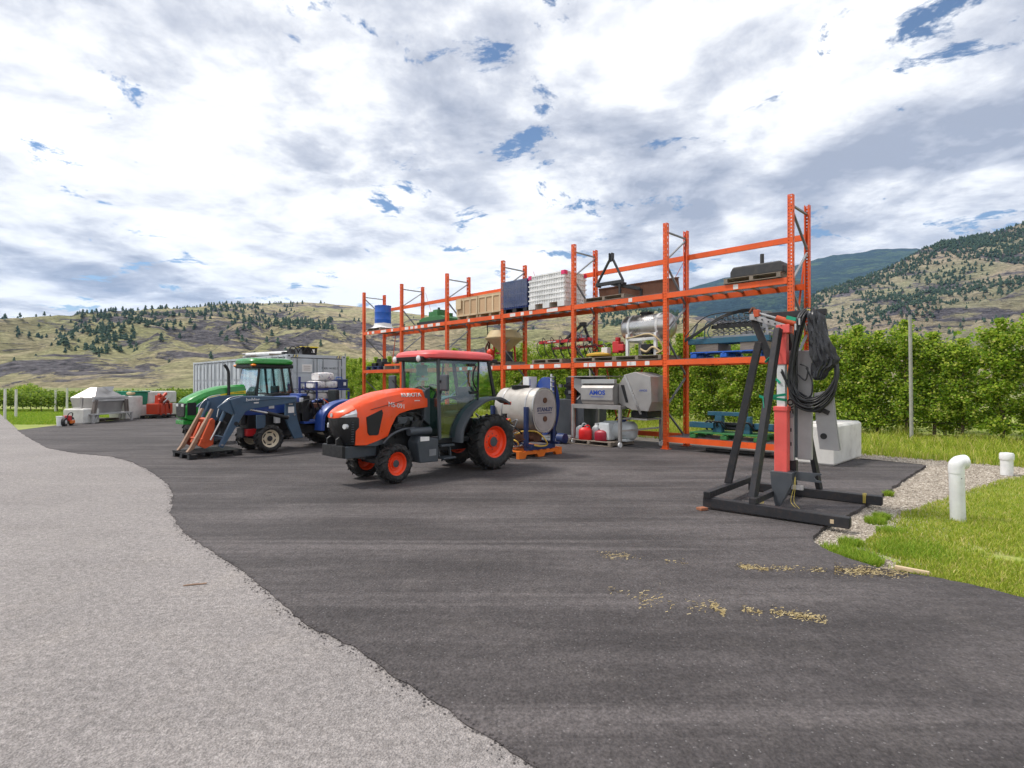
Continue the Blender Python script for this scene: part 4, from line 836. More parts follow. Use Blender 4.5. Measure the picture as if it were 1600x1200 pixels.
def amos():
    wp = pallet('weathered pallet with fuel cans under the stainless wash machine', on(5.15, .12, 0.004), RACK_RZ, 1.55, 1.15, h=.13)
    M['redcan'] = paint('red_fuel_can', (.70, .012, .012), .42, 0, .12, (.3, .05, .05)); M['darkredcan'] = paint('dark_red_fuel_can', (.36, .008, .03), .42, 0, .12)
    M['clearplastic'] = paint('translucent_white_plastic', (.62, .66, .68), .4, 0, .2, (.45, .45, .43), 4)
    jug('fuel_can', 'bright red fuel can with rounded shoulders on the front pallet', on(5.38, .52, .136), RACK_RZ + .5, 'redcan', .36, .26, .40, 'black')
    jug('fuel_can', 'dark red fuel can right of the bright red one', on(4.85, .46, .136), RACK_RZ + .2, 'darkredcan', .36, .26, .34, 'black', False)
    jug('white_jug', 'white jug with black handle behind the bright red fuel can', on(5.62, .34, .136), RACK_RZ, 'clearplastic', .36, .28, .44, 'black')
    jug('white_jug', 'small white jug between the red fuel can and the spray tank', on(5.18, .22, .136), RACK_RZ, 'clearplastic', .28, .22, .46, 'whiteplastic')
    s = thing('spray_tank', 'white plastic spray tank with dark blue lid on the front pallet', 'tank', on(4.55, .16, .136), RACK_RZ)
    MB().lathe([(.04, -.5), (.2, -.49), (.26, -.42), (.27, 0), (.26, .42), (.2, .49), (.04, .5)], (0, -.1, .29), (1, .25, 0), 24).build('tank_body', M['clearplastic'], s, 50)
    MB().box(.02, .40, .0, .34, .02, .52).build('shoulder', M['clearplastic'], s, 0, .06); MB().cyl((-.1, -.1, .54), (-.1, -.1, .60), .13, .11).build('lid', M['navy'], s, 40); MB().tube([(.1, -.05, .57), (.0, -.05, .66), (-.25, -.05, .66), (-.35, -.1, .58)], .022, 8, 4).build('carry_handle', M['black'], s, 60)
    for x in (-.3, .3): MB().box(x - .08, x + .08, -.3, .1, 0, .07).build('foot', M['clearplastic'], s, 0, .02)
    a = thing('wash_machine', 'stainless steel wash machine lettered AMOS on a wheeled frame in the racking', 'machine', on(4.75, .0, 0.004), RACK_RZ)
    st = M['dullstainless']; fx0, fx1, fy0, fy1 = -.62, 1.0, -.55, .62
    for x, y in ((fx0, fy1), (fx1, fy1), (fx0 - .55, fy0), (fx1, fy0)):
        MB().box(x - .04, x + .04, y - .04, y + .04, .17, 1.12).build('leg', st, a, 0, .004)
        MB().cyl((x - .02, y, .075), (x + .02, y, .075), .075, n=18).build('castor_wheel', M['whiteplastic'], a, 40); MB().prism([(y - .05, .17), (y + .05, .17), (y + .025, .06), (y - .025, .06)], 'x', x + .025, x + .035).build('castor_fork', M['galv'], a)
    MB().box(fx0 - .04, fx1 + .04, fy1 - .03, fy1 + .03, 1.03, 1.15).build('front_rail', st, a, 0, .004); MB().box(fx0 - .04, fx1 + .04, fy0 - .03, fy0 + .03, 1.03, 1.14).build('rear_rail', st, a, 0, .004)
    MB().box(fx0 - .03, fx0 + .03, fy0 + .03, fy1 - .03, 1.04, 1.13).box(fx1 - .03, fx1 + .03, fy0 + .03, fy1 - .03, 1.04, 1.13).build('side_rail', st, a); MB().bar((fx0, fy1, .45), (fx0 - .55, fy0, .52), .05, .04).build('low_rail', st, a)
    MB().prism([(fy1 - .05, 1.155), (fy1 + .03, 1.28), (fy1 + .03, 1.62), (fy1 - .10, 1.74), (fy0 + .2, 1.74), (fy0 + .1, 1.5), (fy0 + .2, 1.155)], 'x', -.40, .70).build('trough', st, a, 0, .008)
    MB().box(-.42, .72, fy1 - .14, fy1 - .02, 1.735, 1.86).build('lip', M['stainless'], a, 0, .006)
    MB().prism([(-1.35, 1.0), (-1.45, 1.25), (-1.42, 1.92), (-.95, 2.05), (-.62, 1.98), (-.42, 1.70), (-.42, 1.2), (-.85, 1.02)], 'y', -.45, .40).build('feed_housing', st, a, 0, .012)
    MB().prism([(-.66, 1.97), (-.60, 1.97), (-1.10, .92), (-1.17, .92)], 'y', .403, .42).build('housing_seam', M['stainless'], a); MB().prism([(-.60, 1.7), (-.50, 1.7), (-.66, 1.22), (-.74, 1.22)], 'y', .403, .412).build('slot', M['black'], a)
    MB().box(-1.25, -.75, -.4, .3, .82, .99).build('motor_bay', M['black'], a, 0, .02); MB().box(-1.3, -.55, -.42, .38, .76, .80).build('drip_tray', st, a)
    MB().prism([(.70, 1.2), (1.28, 1.62), (1.28, 1.93), (.70, 1.80)], 'y', -.5, .25).build('chute', st, a, 0, .008); MB().box(.05, 1.42, -.55, .35, 1.93, 1.96).build('shelf', st, a, 0, .004)
    bt_ = paint('amos_blue_print', (.01, .06, .38), .5, 0, 0.05)
    text('AMOS', .17, (.12, fy1 + .034, 1.48), (-1, 0, 0), (0, 0, 1), bt_, a, 'lettering', .002, 1.15, .006); MB().box(-.1, .34, fy1 + .031, fy1 + .033, 1.36, 1.375).build('underline', bt_, a)
    text('AMOS', .08, (-1.2, .404, 1.55), (-1, 0, 0), (0, 0, 1), bt_, a, 'lettering', .001, 1.1)
amos()
def cabinet():
    c = thing('grey_machine_cabinet', 'dark grey machine cabinet with open black works standing behind the post', 'machine', on(6.6, -.62, 0.004), RACK_RZ)
    g = paint('slate_grey_paint', (.075, .085, .10), .45, 0, .2, (.15, .14, .13)); MB().box(-.7, .55, -.6, .55, .15, 1.25).build('cabinet_body', g, c, 0, .01)
    MB().box(-.7, .55, -.6, -.1, 1.255, 1.95).build('back_panel', g, c, 0, .01); MB().prism([(-.1, 1.255), (.5, 1.255), (-.1, 1.95)], 'x', -.7, -.66).build('gusset', g, c)
    r = random.Random(6)
    for i in range(7): x = r.uniform(-.5, .3); z = r.uniform(1.3, 1.75); MB().box(x, x + r.uniform(.1, .3), -.1, r.uniform(.05, .4), z, z + r.uniform(.1, .2)).build('works', M['black'], c, 0, .015)
    for x, z in ((.3, 1.62), (-.1, 1.42)): MB().box(x, x + .12, .33, .42, z, z + .1).build('grey_box', M['galv'], c)
    MB().box(-.72, .57, -.62, .57, .0, .149).build('plinth', M['whiteplastic'], c, 0, .01)
cabinet()
def sprayer():
    f = thing('spray_fan_unit', 'blue fan casing with a white nozzle boom of an orchard sprayer', 'sprayer', on(6.8, .62, 0.004), RACK_RZ)
    ring = [(math.cos(a) * .44 * (1 if math.sin(a) > 0 else .95), 1.06 + math.sin(a) * (.88)) for a in [6.283 * i / 40 for i in range(40)]]
    MB().prism([(x, z) for x, z in ring], 'y', -.12, .10).build('fan_casing', M['blue'], f, 30, .01); MB().lathe([(.34, 0), (.34, .03), (.1, .05)], (0, .10, 1.06), (0, 1, 0), 26).build('fan_guard', M['black'], f, 40)
    MB().bar((-.45, .28, .15), (-.45, .28, 2.02), .05, .03).build('boom_rail', M['whiteplastic'], f); MB().bar((-.58, .26, .2), (-.58, .26, 1.95), .04, .03).build('hose_rail', M['black'], f)
    for i in range(13): z = .25 + i * .14; MB().cyl((-.44, .3, z), (-.60, .33, z), .018, n=8).build('nozzle', M['galv'], f, 40)
    MB().bar((.5, .2, 1.55), (.5, .2, 1.95), .36, .25).build('control_box', M['whiteplastic'], f, 0, .01); MB().box(.36, .64, .33, .336, 1.66, 1.88).build('label_strip', M['bluebright'], f)
    MB().box(-.75, .6, -.35, .35, .0, .10).build('skid', M['galv'], f, 0, .01); MB().cyl((-.75, .3, .16), (-1.0, .3, .16), .14).build('roller', M['navy'], f, 40)
    for x in (-.3, .3): MB().box(x - .05, x + .05, -.1, .08, .10, .30).build('stand', M['navy'], f)
sprayer()
def tank_sprayer():
    P = Vector((.28, 13.68, 0)); rz = RACK_RZ
    p = thing('orange_pallet', 'bright orange pallet under the pale sprayer tank behind the orange tractor', 'pallet', (P.x, P.y, 0.002), rz)
    for i in range(3):
        x = -.55 + i * .55; MB().prism([(-.75, 0), (-.55, 0), (-.50, .08), (-.15, .08), (-.10, 0), (.10, 0), (.15, .08), (.5, .08), (.55, 0), (.75, 0), (.75, .15), (-.75, .15)], 'x', x - .05, x + .05).build('bearer', M['orange2'], p)
    for i in range(7): y = -.69 + i * .23; MB().box(-.6, .6, y - .06, y + .06, .1505, .172).build('deck_board', M['orange2'], p)
    s = thing('tank_sprayer', 'pale steel sprayer tank with an oval end on a navy frame', 'sprayer', (P.x, P.y, 0.174), rz)
    zc, a_, b_ = .93, .41, .53; rings = []
    for y, k in ((-.70, .5), (-.68, .93), (-.62, 1.0), (.60, 1.0), (.64, 1.0), (.67, .96)): rings.append([Vector((math.cos(6.283 * i / 40) * a_ * k + y * 0, 0, 0)) for i in range(40)])
    def oval(x_, k): return [Vector((x_, math.copysign(abs(math.cos(q)) ** .85, math.cos(q)) * a_ * k, zc + math.copysign(abs(math.sin(q)) ** .85, math.sin(q)) * b_ * k)) for q in [6.283 * i / 44 for i in range(44)]]
    tm = paint('pale_tank_steel', (.50, .47, .43), .42, .3, .45, (.30, .26, .22), 2.6)
    MB().loft([oval(.66, .4), oval(.64, .92), oval(.58, 1), oval(-.66, 1), oval(-.70, .985)]).build('tank_body', tm, s, 35)
    MB().loft([oval(-.701, .93), oval(-.712, .92)]).build('tank_end', paint('tank_end_steel', (.40, .36, .36), .5, .3, .45, (.25, .22, .2), 3.5), s, 35)
    for x_ in (-.69, -.45, .35): MB().loft([oval(x_ - .02, 1.004), oval(x_ - .02, 1.02), oval(x_ + .02, 1.02), oval(x_ + .02, 1.004)], False).build('band', M['stainless'], s, 35)
    for z in (.24, -.20): MB().cyl((-.712, 0, zc + z), (-.73, 0, zc + z), .065, n=16).build('port', M['rust'], s, 40)
    text('STANLEY', .13, (-.714, 0, zc + .02), (0, -1, 0), (0, 0, 1), M['navy'], s, 'lettering', .002, 1.0, .004); MB().box(-.716, -.713, -.24, .24, zc - .07, zc - .055).build('underline', M['navy'], s)
    MB().lathe([(.22, 0), (.22, .05), (.25, .055), (.25, .08), (.02, .10)], (.1, 0, zc + b_ - .02), n=24).build('lid', M['black'], s, 40)
    for x_ in (-.55, .6):
        MB().box(x_ - .05, x_ + .05, -.5, .5, .0, .10).build('frame_foot', M['navy'], s)
        for y in (-.47, .47): MB().box(x_ - .045, x_ + .045, y - .045, y + .045, .10, 1.02).build('frame_post', M['navy'], s, 0, .006)
    MB().box(-.75, .75, .42, .50, .10, .16).build('frame_rail', M['navy'], s); MB().box(-.75, .75, -.50, -.42, .10, .16).build('frame_rail', M['navy'], s)
    MB().box(-.35, .25, -.3, .3, .16, .44).cyl((-.55, .1, .3), (-.1, .1, .3), .13).build('pump', M['rust'], s, 0, .02)
    yh = paint('yellow_hose', (.65, .42, .06), .5); MB().tube([(-.2, .45, .40), (-.5, .48, .45), (-.72, .3, .44), (-.78, .1, .28), (-.74, -.05, .12), (-.70, .15, .09), (-.66, .3, .12)], .018, 8, 6).build('hose', yh, s, 60)
    r = random.Random(14)
    for i in range(20):
        p0 = Vector((r.uniform(-.35, .9), .50 + r.uniform(0, .12), r.uniform(.25, .78))); MB().tube([p0, p0 + Vector((r.uniform(-.3, .2), .1, r.uniform(0, .25))), p0 + Vector((r.uniform(-.4, .1), .12, r.uniform(-.3, 0))), p0 + Vector((-.3, 0, -.2))], r.choice((.014, .02)), 7, 4).build('hose', r.choice((M['black'], M['rust'], M['black'], yh, M['galv'])), s, 60)
    for i in range(13): x_, z = r.uniform(-.3, .9), r.uniform(.25, .75); MB().box(x_, x_ + r.uniform(.06, .16), .5, .58, z, z + r.uniform(.05, .14)).build('valve', r.choice((M['black'], M['navy'], M['galv'], M['redcan'])), s, 0, .01)
M['orange2'] = paint('bright_orange_paint', (.72, .16, .012), .45, 0, .2, (.3, .15, .08))
tank_sprayer()

# ------------------------------------------------------------------ tractors
M['kubota'] = paint('orange_tractor_paint', (0.86, 0.075, 0.006), 0.36, 0, 0.18, (0.45, 0.20, 0.12), 2.2, 0.15, bmp=.01)
M['roof_red'] = paint('faded_red_roof', (0.76, 0.085, 0.085), 0.45, 0, 0.08, (0.6, 0.3, 0.28), 1.5, 0.2, bmp=.01)
M['rim_orange'] = paint('orange_rim', (0.86, 0.06, 0.01), 0.4, 0, 0.06, (0.4, 0.2, 0.1), 2, bmp=.01)
M['charcoal'] = paint('charcoal_panel', (0.055, 0.065, 0.078), 0.42, 0, 0.15, (0.14, 0.13, 0.12), 3, bmp=.02)
M['deere'] = paint('green_tractor_paint', (0.015, 0.25, 0.03), 0.32, 0, 0.08, (0.1, 0.13, 0.06), 1.5, 0.35, bmp=.01)
M['deere_yellow'] = paint('tractor_yellow', (0.78, 0.60, 0.02), 0.4, 0, 0.05)
M['loader'] = paint('loader_blue_grey', (0.05, 0.095, 0.155), 0.42, 0, 0.2, (0.13, 0.12, 0.11), 3)
M['rim_cream'] = paint('cream_rim', (0.66, 0.58, 0.44), 0.45, 0, 0.25, (0.35, 0.22, 0.12), 5)
M['lamp'] = paint('lamp_lens', (0.75, 0.77, 0.80), 0.12, 0.3, 0.05, bmp=0)
M['amber'] = paint('amber_lens', (0.85, 0.22, 0.01), 0.2, 0, 0.05, bmp=0)
M['white_print'] = paint('white_decal', (0.80, 0.78, 0.76), 0.5, 0, 0.08)
M['cab_glass'] = glass('green_tinted_cab_glass', (0.55, 0.90, 0.86), 0.13)
M['cab_glass2'] = glass('pale_cab_glass', (0.66, 0.88, 0.88), 0.05)
M['glow_pane'] = paint('clear_lens', (0.6, 0.62, 0.64), 0.15, 0.2, 0.0, bmp=0)
def wheel_meshes(R_, w_, rim_r, rim_mat, lugs, lug_h=.03, style=0):
    t_ = MB(); h = w_ / 2; Rb = R_ - lug_h
    t_.lathe([(rim_r - .01, -h * .70), (rim_r + .02, -h * .88), (rim_r + (Rb - rim_r) * .45, -h), (Rb - .04, -h * .96), (Rb, -h * .80), (Rb + .004, 0), (Rb, h * .80), (Rb - .04, h * .96), (rim_r + (Rb - rim_r) * .45, h), (rim_r + .02, h * .88), (rim_r - .01, h * .70)], (0, 0, 0), (0, 1, 0), 40, False)
    for i in range(lugs):
        for s in (-1, 1):
            a = 6.283 * (i + (0 if s > 0 else .5)) / lugs; da = 6.283 / lugs * .62
            rows = []
            for f in (0.0, .35, .7, 1.0):
                aa = a - da * f; y = s * h * (.02 + .98 * f); rt = R_ if f < .9 else R_ - .035; rb = Rb - .02 if f < .9 else Rb - .09; q = .30 * 6.283 / lugs * (.8 if f else .7)
                c = lambda an, r: Vector((math.sin(an) * r, y, math.cos(an) * r)); rows.append([c(aa - q / 2, rb), c(aa + q / 2, rb), c(aa + q * .35, rt), c(aa - q * .35, rt)])
            t_.loft(rows)
    tyre = t_.mesh('tyre', M['rubber'], 35)
    r_ = MB(); o = h * .72
    r_.lathe([(rim_r + .012, o + .012), (rim_r + .012, o), (rim_r - .03, o - .015), (rim_r - .045, o * .45), (rim_r - .09, o * .2), (rim_r * .55, o * .12 + .02), (rim_r * .36, o * .3), (rim_r * .34, o * .55), (.001, o * .56)], (0, 0, 0), (0, 1, 0), 36, False)
    r_.lathe([(rim_r + .012, -o), (rim_r - .04, -o + .02), (rim_r - .06, 0), (rim_r * .3, 0.01)], (0, 0, 0), (0, 1, 0), 36, False)
    rim = r_.mesh('rim', M[rim_mat], 30)
    hb = MB().lathe([(rim_r * .30, o * .5), (rim_r * .30, o * .62), (rim_r * .16, o * .66), (.002, o * .67)], (0, 0, 0), (0, 1, 0), 18)
    for i in range(8): a = 6.283 * i / 8; hb.cyl((math.cos(a) * rim_r * .48, o * .12, math.sin(a) * rim_r * .48), (math.cos(a) * rim_r * .48, o * .30, math.sin(a) * rim_r * .48), .014, n=7)
    hub = hb.mesh('hub', M['charcoal'] if style == 0 else M['darksteel'], 40)
    slots = None
    if style == 1:
        sm = MB()
        for i in range(6):
            a = 6.283 * (i + .5) / 6; c, s_ = math.cos(a), math.sin(a); rr = rim_r * .72
            pts2 = [(rr - .03, -.055), (rr + .03, -.07), (rr + .03, .07), (rr - .03, .055)]
            sm.add([(c * u_ - s_ * v_, o * .24 + .012, s_ * u_ + c * v_) for u_, v_ in pts2], [(0, 1, 2, 3)])
        slots = sm.mesh('slot', M['black'])
    return tyre, rim, hub, slots
def add_wheel(parent, ms, x, y, R_, steer=0.0, label=None):
    w_ = pivot('wheel', parent, (x, y, R_), (0, 0, steer + (0 if y > 0 else math.pi)))
    for n_, m_ in zip(('tyre', 'rim', 'hub', 'slot'), ms):
        if m_: link(n_, m_, w_)
    return w_
def section_loft(mb, secs):
    """secs: (x, [(y,z)...half from crown to bottom]) mirrored to a closed ring"""
    rings = []
    for x, half in secs: rings.append([Vector((x, y, z)) for y, z in half] + [Vector((x, -y, z)) for y, z in reversed(half)])
    return mb.loft(rings)
def fender(pts_, y0, y1, th, lip):
    mb = MB(); rings = []
    P = [Vector((x, 0, z)) for x, z in pts_]; P = smooth_path(P, 4)
    for i, p in enumerate(P):
        d = (P[min(i + 1, len(P) - 1)] - P[max(i - 1, 0)]).normalized(); n_ = Vector((-d.z, 0, d.x)); n_ = n_ if n_.dot(p - Vector((0.1, 0, .5))) > 0 else -n_
        rings.append([Vector((p.x, y0, p.z)), Vector((p.x, y1 - .03, p.z)), Vector((p.x, y1, p.z)) - n_ * .02, Vector((p.x, y1, p.z)) - n_ * (lip), Vector((p.x, y1 - .012, p.z)) - n_ * lip, Vector((p.x, y1 - .03, p.z)) - n_ * th, Vector((p.x, y0, p.z)) - n_ * th])
    return mb.loft(rings)
HD = math.atan2(-.733, -.68)
def seat(parent, x, z):
    MB().box(x - .22, x + .22, -.23, .23, z, z + .13).box(x - .26, x - .14, -.22, .22, z + .13, z + .62).build('seat', M['black'], parent, 0, .04)
def steering(parent, x, z):
    s_ = MB(); s_.lathe([(.19, -.012), (.205, 0), (.19, .012), (.175, 0), (.19, -.012)], (x, 0, z), (-.5, 0, .85), 22, False); s_.cyl((x, 0, z), (x + .16, 0, z - .28), .03); s_.bar((x, -.18, z), (x, .18, z), .03, .015); s_.build('steering_wheel', M['black'], parent, 40)

def orange_tractor():
    T = thing('orange_tractor', 'orange cab tractor with red roof parked in the middle of the yard', 'tractor', (-.815, 11.707, 0.002), HD)
    wr = wheel_meshes(.56, .36, .33, 'rim_orange', 20, .038); wf = wheel_meshes(.345, .26, .215, 'rim_orange', 16, .03)
    for s in (1, -1): add_wheel(T, wr, 0.03, s * .56, .56); add_wheel(T, wf, 2.33, s * .47, .345, .07)
    # hood
    def crown(x): return interp([(1.34, 1.60), (1.61, 1.655), (1.97, 1.650), (2.42, 1.585), (2.81, 1.468), (3.0, 1.385), (3.12, 1.325), (3.24, 1.255)], x)
    def bot(x): return interp([(1.50, 1.30), (1.86, 1.264), (2.12, 1.205), (2.20, 1.15), (2.31, .969), (2.375, .815), (2.507, .772), (2.793, .69), (2.98, .70)], x)
    secs = []
    for x in (1.50, 1.6, 1.75, 1.9, 2.05, 2.12, 2.2, 2.26, 2.31, 2.34, 2.375, 2.5, 2.65, 2.8, 2.9, 2.99):
        c, b = crown(x), bot(x); k = 1 - .10 * max(0, (x - 2.5) / .5) ** 2; secs.append((x, [(.0, c), (.17 * k, c - .008), (.26 * k, c - .035), (.315 * k, c - .09), (.345 * k, c - .19), (.352 * k, (c - .19) * .5 + b * .5), (.350 * k, b), (.325 * k, b), (.325 * k, b + .02), (0, c - .26)]))
    h_ = section_loft(MB(), secs).build('hood', M['kubota'], T, 28)
    secs = [(x, [(0, crown(x)), (.16 * k, crown(x) - .008), (.25 * k, crown(x) - .035), (.30 * k, crown(x) - .075), (.30 * k, crown(x) - .10), (0, crown(x) - .10)]) for x, k in ((2.992, 1.0), (3.08, .93), (3.16, .82), (3.22, .62), (3.25, .3))]
    section_loft(MB(), secs).build('nose', M['kubota'], T, 28)
    # grille, lamps
    g = []
    for z, k, f in ((.70, .90, 3.10), (.85, .95, 3.17), (1.0, 1, 3.23), (1.12, 1, 3.25), (1.17, .98, 3.25)):
        g.append([Vector((2.93, -.325 * k, z)), Vector((2.99, -.325 * k, z)), Vector((f - .10, -.27 * k, z)), Vector((f - .02, -.15 * k, z)), Vector((f, 0, z)), Vector((f - .02, .15 * k, z)), Vector((f - .10, .27 * k, z)), Vector((2.99, .325 * k, z)), Vector((2.93, .325 * k, z))])
    gr_ = MB().loft(g).build('grille', M['black'], T, 25)
    for i in range(9): z = .76 + i * .04; MB().box(3.02, 3.06, .297 - .02 * abs(i - 5) * .1, .318 - .003 * i * 0, z, z + .014).build('louvre', M['charcoal'], gr_)
    for s in (1, -1):
        g = []
        for x, y0, y1, z0, z1 in ((2.97, .325, .30, 1.175, 1.30), (3.05, .315, .285, 1.175, 1.268), (3.14, .275, .24, 1.172, 1.232), (3.22, .17, .15, 1.17, 1.20)): g.append([Vector((x, s * y0, z0)), Vector((x, s * (y0 + .006), (z0 + z1) / 2)), Vector((x, s * y1, z1)), Vector((x - .03, s * (y1 - .12), z1)), Vector((x - .03, s * (y0 - .12), z0))])
        MB().loft(g).build('headlight', M['lamp'], T, 30)
        MB().cyl((3.12, s * .255, 1.02), (3.175, s * .27, 1.02), .042, n=18).build('fog_lamp', M['lamp'], T, 40)
        vent = [(2.80, 1.165), (2.50, 1.285), (2.475, 1.225), (2.565, .86), (2.60, .845), (2.75, .855), (2.78, .90)]
        MB().prism(vent, 'y', s * .330, s * .357).build('side_vent', M['black'], T, 0, .006)
        rim_ = [((x - 2.64) * 1.12 + 2.64, (z - 1.04) * 1.09 + 1.04) for x, z in vent]
        sm = MB().bar((2.05, s * .362, 1.43), (2.72, s * .352, 1.29), .006, .012, (0, 1, 0)); sm.build('hood_seam', M['black'], T)
        text('KUBOTA', .105, (1.86, s * .335, 1.525), (-s, 0, 0), (0, -s * .30 * s, 1), M['white_print'], T, 'lettering', .010, 1.05, 0)
        text('M5-091', .118, (2.19, s * .356, 1.345), (-s * .97, 0, -.15 if s > 0 else .15), (0, 0, 1), M['white_print'], T, 'lettering', .004, 1.0, 0)
        MB().box(1.68, 1.80, s * .353 - .004, s * .353 + .005, 1.415, 1.43).build('decal', M['white_print'], T)
    MB().cyl((3.235, 0, 1.205), (3.262, 0, 1.205), .035, n=16).build('emblem', M['glow_pane'], T, 40)
    # engine, chassis, front weight bracket
    MB().box(1.35, 2.45, -.24, .24, .55, 1.22).build('engine', M['black'], T, 0, .02)
    r = random.Random(5)
    for i in range(10): x, z = r.uniform(1.55, 2.15), r.uniform(.75, 1.1); MB().box(x, x + r.uniform(.08, .25), .24, .24 + r.uniform(.03, .08), z, z + r.uniform(.05, .15)).build('engine_part', r.choice((M['darksteel'], M['black'], M['charcoal'])), T, 0, .012)
    for i in range(4): x = 1.6 + .18 * i; MB().tube([(x, .26, .75), (x + .05, .31, .95), (x - .05, .3, 1.1), (x + .1, .26, 1.18)], .014, 7, 4).build('engine_hose', M['black'], T, 60)
    MB().box(-.25, 2.75, -.19, .19, .42, .66).build('chassis', M['darksteel'], T, 0, .02)
    MB().box(2.55, 3.16, -.25, .25, .48, .68).build('weight_bracket', M['charcoal'], T, 0, .012)
    MB().box(3.16, 3.22, -.38, .28, .50, .70).build('front_bumper', M['black'], T, 0, .01)
    for y in (-.22, .08): MB().prism([(3.08, .70), (3.22, .70), (3.22, .80), (3.16, .84), (3.08, .80)], 'y', y - .02, y + .02).build('tow_lug', M['black'], T, 0, .006)
    MB().bar((2.33, -.42, .36), (2.33, .42, .36), .14, .13).build('front_axle', M['darksteel'], T, 0, .02); MB().bar((0.03, -.45, .56), (0.03, .45, .56), .22, .24).build('rear_axle', M['darksteel'], T, 0, .03)
    for s in (1, -1): MB().tube([(2.50, s * .40, .70), (2.36, s * .44, .84), (2.12, s * .44, .92), (1.85, s * .42, .93)], .022, 8, 5).build('fender_bar', M['charcoal'], T, 60)
    MB().prism([(2.40, .70), (2.52, .77), (2.80, .68), (2.95, .68), (2.6, .66)], 'y', .20, .345).build('lower_cowl', M['charcoal'], T, 0, .01)
    # tool box, air cylinder, step
    MB().prism([(1.44, .30), (1.86, .31), (1.92, .68), (1.84, .80), (1.44, .72)], 'y', .30, .60).build('tool_box', M['charcoal'], T, 0, .02)
    MB().box(1.50, 1.66, .602, .606, .42, .54).build('box_grille', M['galv'], T); MB().prism([(1.66, .70), (1.86, .70), (1.86, .78), (1.66, .775)], 'y', .602, .607).build('warning_label', M['white_print'], T)
    MB().cyl((1.54, .47, .87), (2.02, .47, .87), .07, n=16).build('air_reservoir', M['charcoal'], T, 40)
    MB().box(1.06, 1.38, .34, .62, .56, .60).build('upper_step', M['charcoal'], T, 0, .008); MB().box(1.06, 1.36, .40, .66, .33, .365).build('lower_step', M['charcoal'], T, 0, .008)
    for x in (1.07, 1.35): MB().bar((x, .5, .34), (x, .46, .60), .05, .02, (1, 0, 0)).build('step_hanger', M['charcoal'], T)
    # cab
    zb, zt = .70, 2.20
    MB().box(.10, 1.38, -.50, .50, .60, .70).build('cab_floor', M['black'], T, 0, .02)
    def pillar(a, b, w_=.06, d=.05, m_='black'): MB().bar(a, b, w_, d, (0, 1, 0)).build('pillar', M[m_], T, 0, .01)
    for s in (1, -1):
        pillar((1.385, s * .565, .70), (1.40, s * .535, zt), .055, .05, 'charcoal'); pillar((-.06, s * .56, 1.47), (.09, s * .53, zt), .07, .05); pillar((.42, s * .572, 1.40), (.36, s * .54, zt), .035, .03)
        door = [(1.35, 2.19), (.38, 2.19), (.44, 1.42), (.56, 1.34), (.80, 1.13), (.96, .88), (1.0, .72), (1.355, .72)]
        rings = [[Vector((x, s * (.575 - (z - .7) * .022), z)) for x, z in door]]; gm = MB(); gm.add(rings[0], [tuple(range(len(door)))]); gm.build('door_glass', M['cab_glass'], T)
        gm = MB(); gm.add([(.34, s * .542, 2.19), (.10, s * .535, 2.19), (-.03, s * .56, 1.50), (.40, s * .572, 1.44)], [(0, 1, 2, 3)]); gm.build('quarter_glass', M['cab_glass'], T)
        fd = fender([(1.03, .62), (1.02, .76), (.97, .93), (.79, 1.18), (.53, 1.36), (.26, 1.455), (-.08, 1.465), (-.36, 1.35)], s * .46, s * .76, .025, .06); fd.build('fender', M['charcoal'], T, 40)
        MB().bar((1.36, s * .58, 1.55), (1.52, s * .74, 1.80), .02, .02).build('mirror_arm', M['black'], T)
        MB().box(1.44, 1.50, s * .80 - .11, s * .80 + .11, 1.60, 1.90).build('mirror', M['charcoal'], T, 0, .03)
    MB().box(-.10, -.06, -.54, .54, 1.44, 1.50).build('rear_sill', M['black'], T)
    gm = MB(); gm.add([(1.405, -.51, 2.19), (1.405, .51, 2.19), (1.42, .54, 1.42), (1.42, .54, .9), (1.42, -.54, .9), (1.42, -.54, 1.42)], [(0, 1, 2, 3, 4, 5)]); gm.build('windscreen', M['cab_glass'], T)
    gm = MB(); gm.add([(.09, -.52, 2.19), (.09, .52, 2.19), (-.05, .55, 1.50), (-.05, -.55, 1.50)], [(0, 1, 2, 3)]); gm.build('rear_glass', M['cab_glass'], T)
    for x, z in ((.52, 2.10), (.45, 1.56)): MB().box(x - .02, x + .16, .565, .60, z - .025, z + .03).build('door_hinge', M['black'], T, 0, .01)
    MB().tube([(.50, .61, 2.08), (.58, .62, 1.95), (.58, .62, 1.75), (.46, .62, 1.58)], .016, 8, 5).build('grab_handle', M['black'], T, 60)
    MB().prism([(1.42, .95), (1.56, 1.05), (1.56, 1.60), (1.42, 1.66)], 'y', -.34, .34).build('cowl', M['charcoal'], T, 0, .02); MB().box(1.10, 1.38, -.25, .25, .72, 1.45).build('dashboard', M['black'], T, 0, .05)
    MB().tube([(1.46, -.1, 1.64), (1.50, .15, 1.68), (1.52, .36, 1.62)], .012, 6, 4).build('wiper', M['black'], T, 60)
    seat(T, .42, 1.05); steering(T, .95, 1.62); MB().box(.1, .55, -.46, -.28, .72, 1.3).build('console', M['black'], T, 0, .03); MB().box(.2, .64, -.2, .2, .72, 1.04).build('seat_base', M['black'], T, 0, .02)
    st = paint('cab_sticker', (.45, .7, .5), .5); MB().box(.80, 1.08, -.535, -.531, 1.90, 2.12).build('window_sticker', st, T); MB().box(.78, 1.06, -.535, -.531, 1.80, 1.86).build('window_sticker', M['white_print'], T)
    # roof
    rings = []
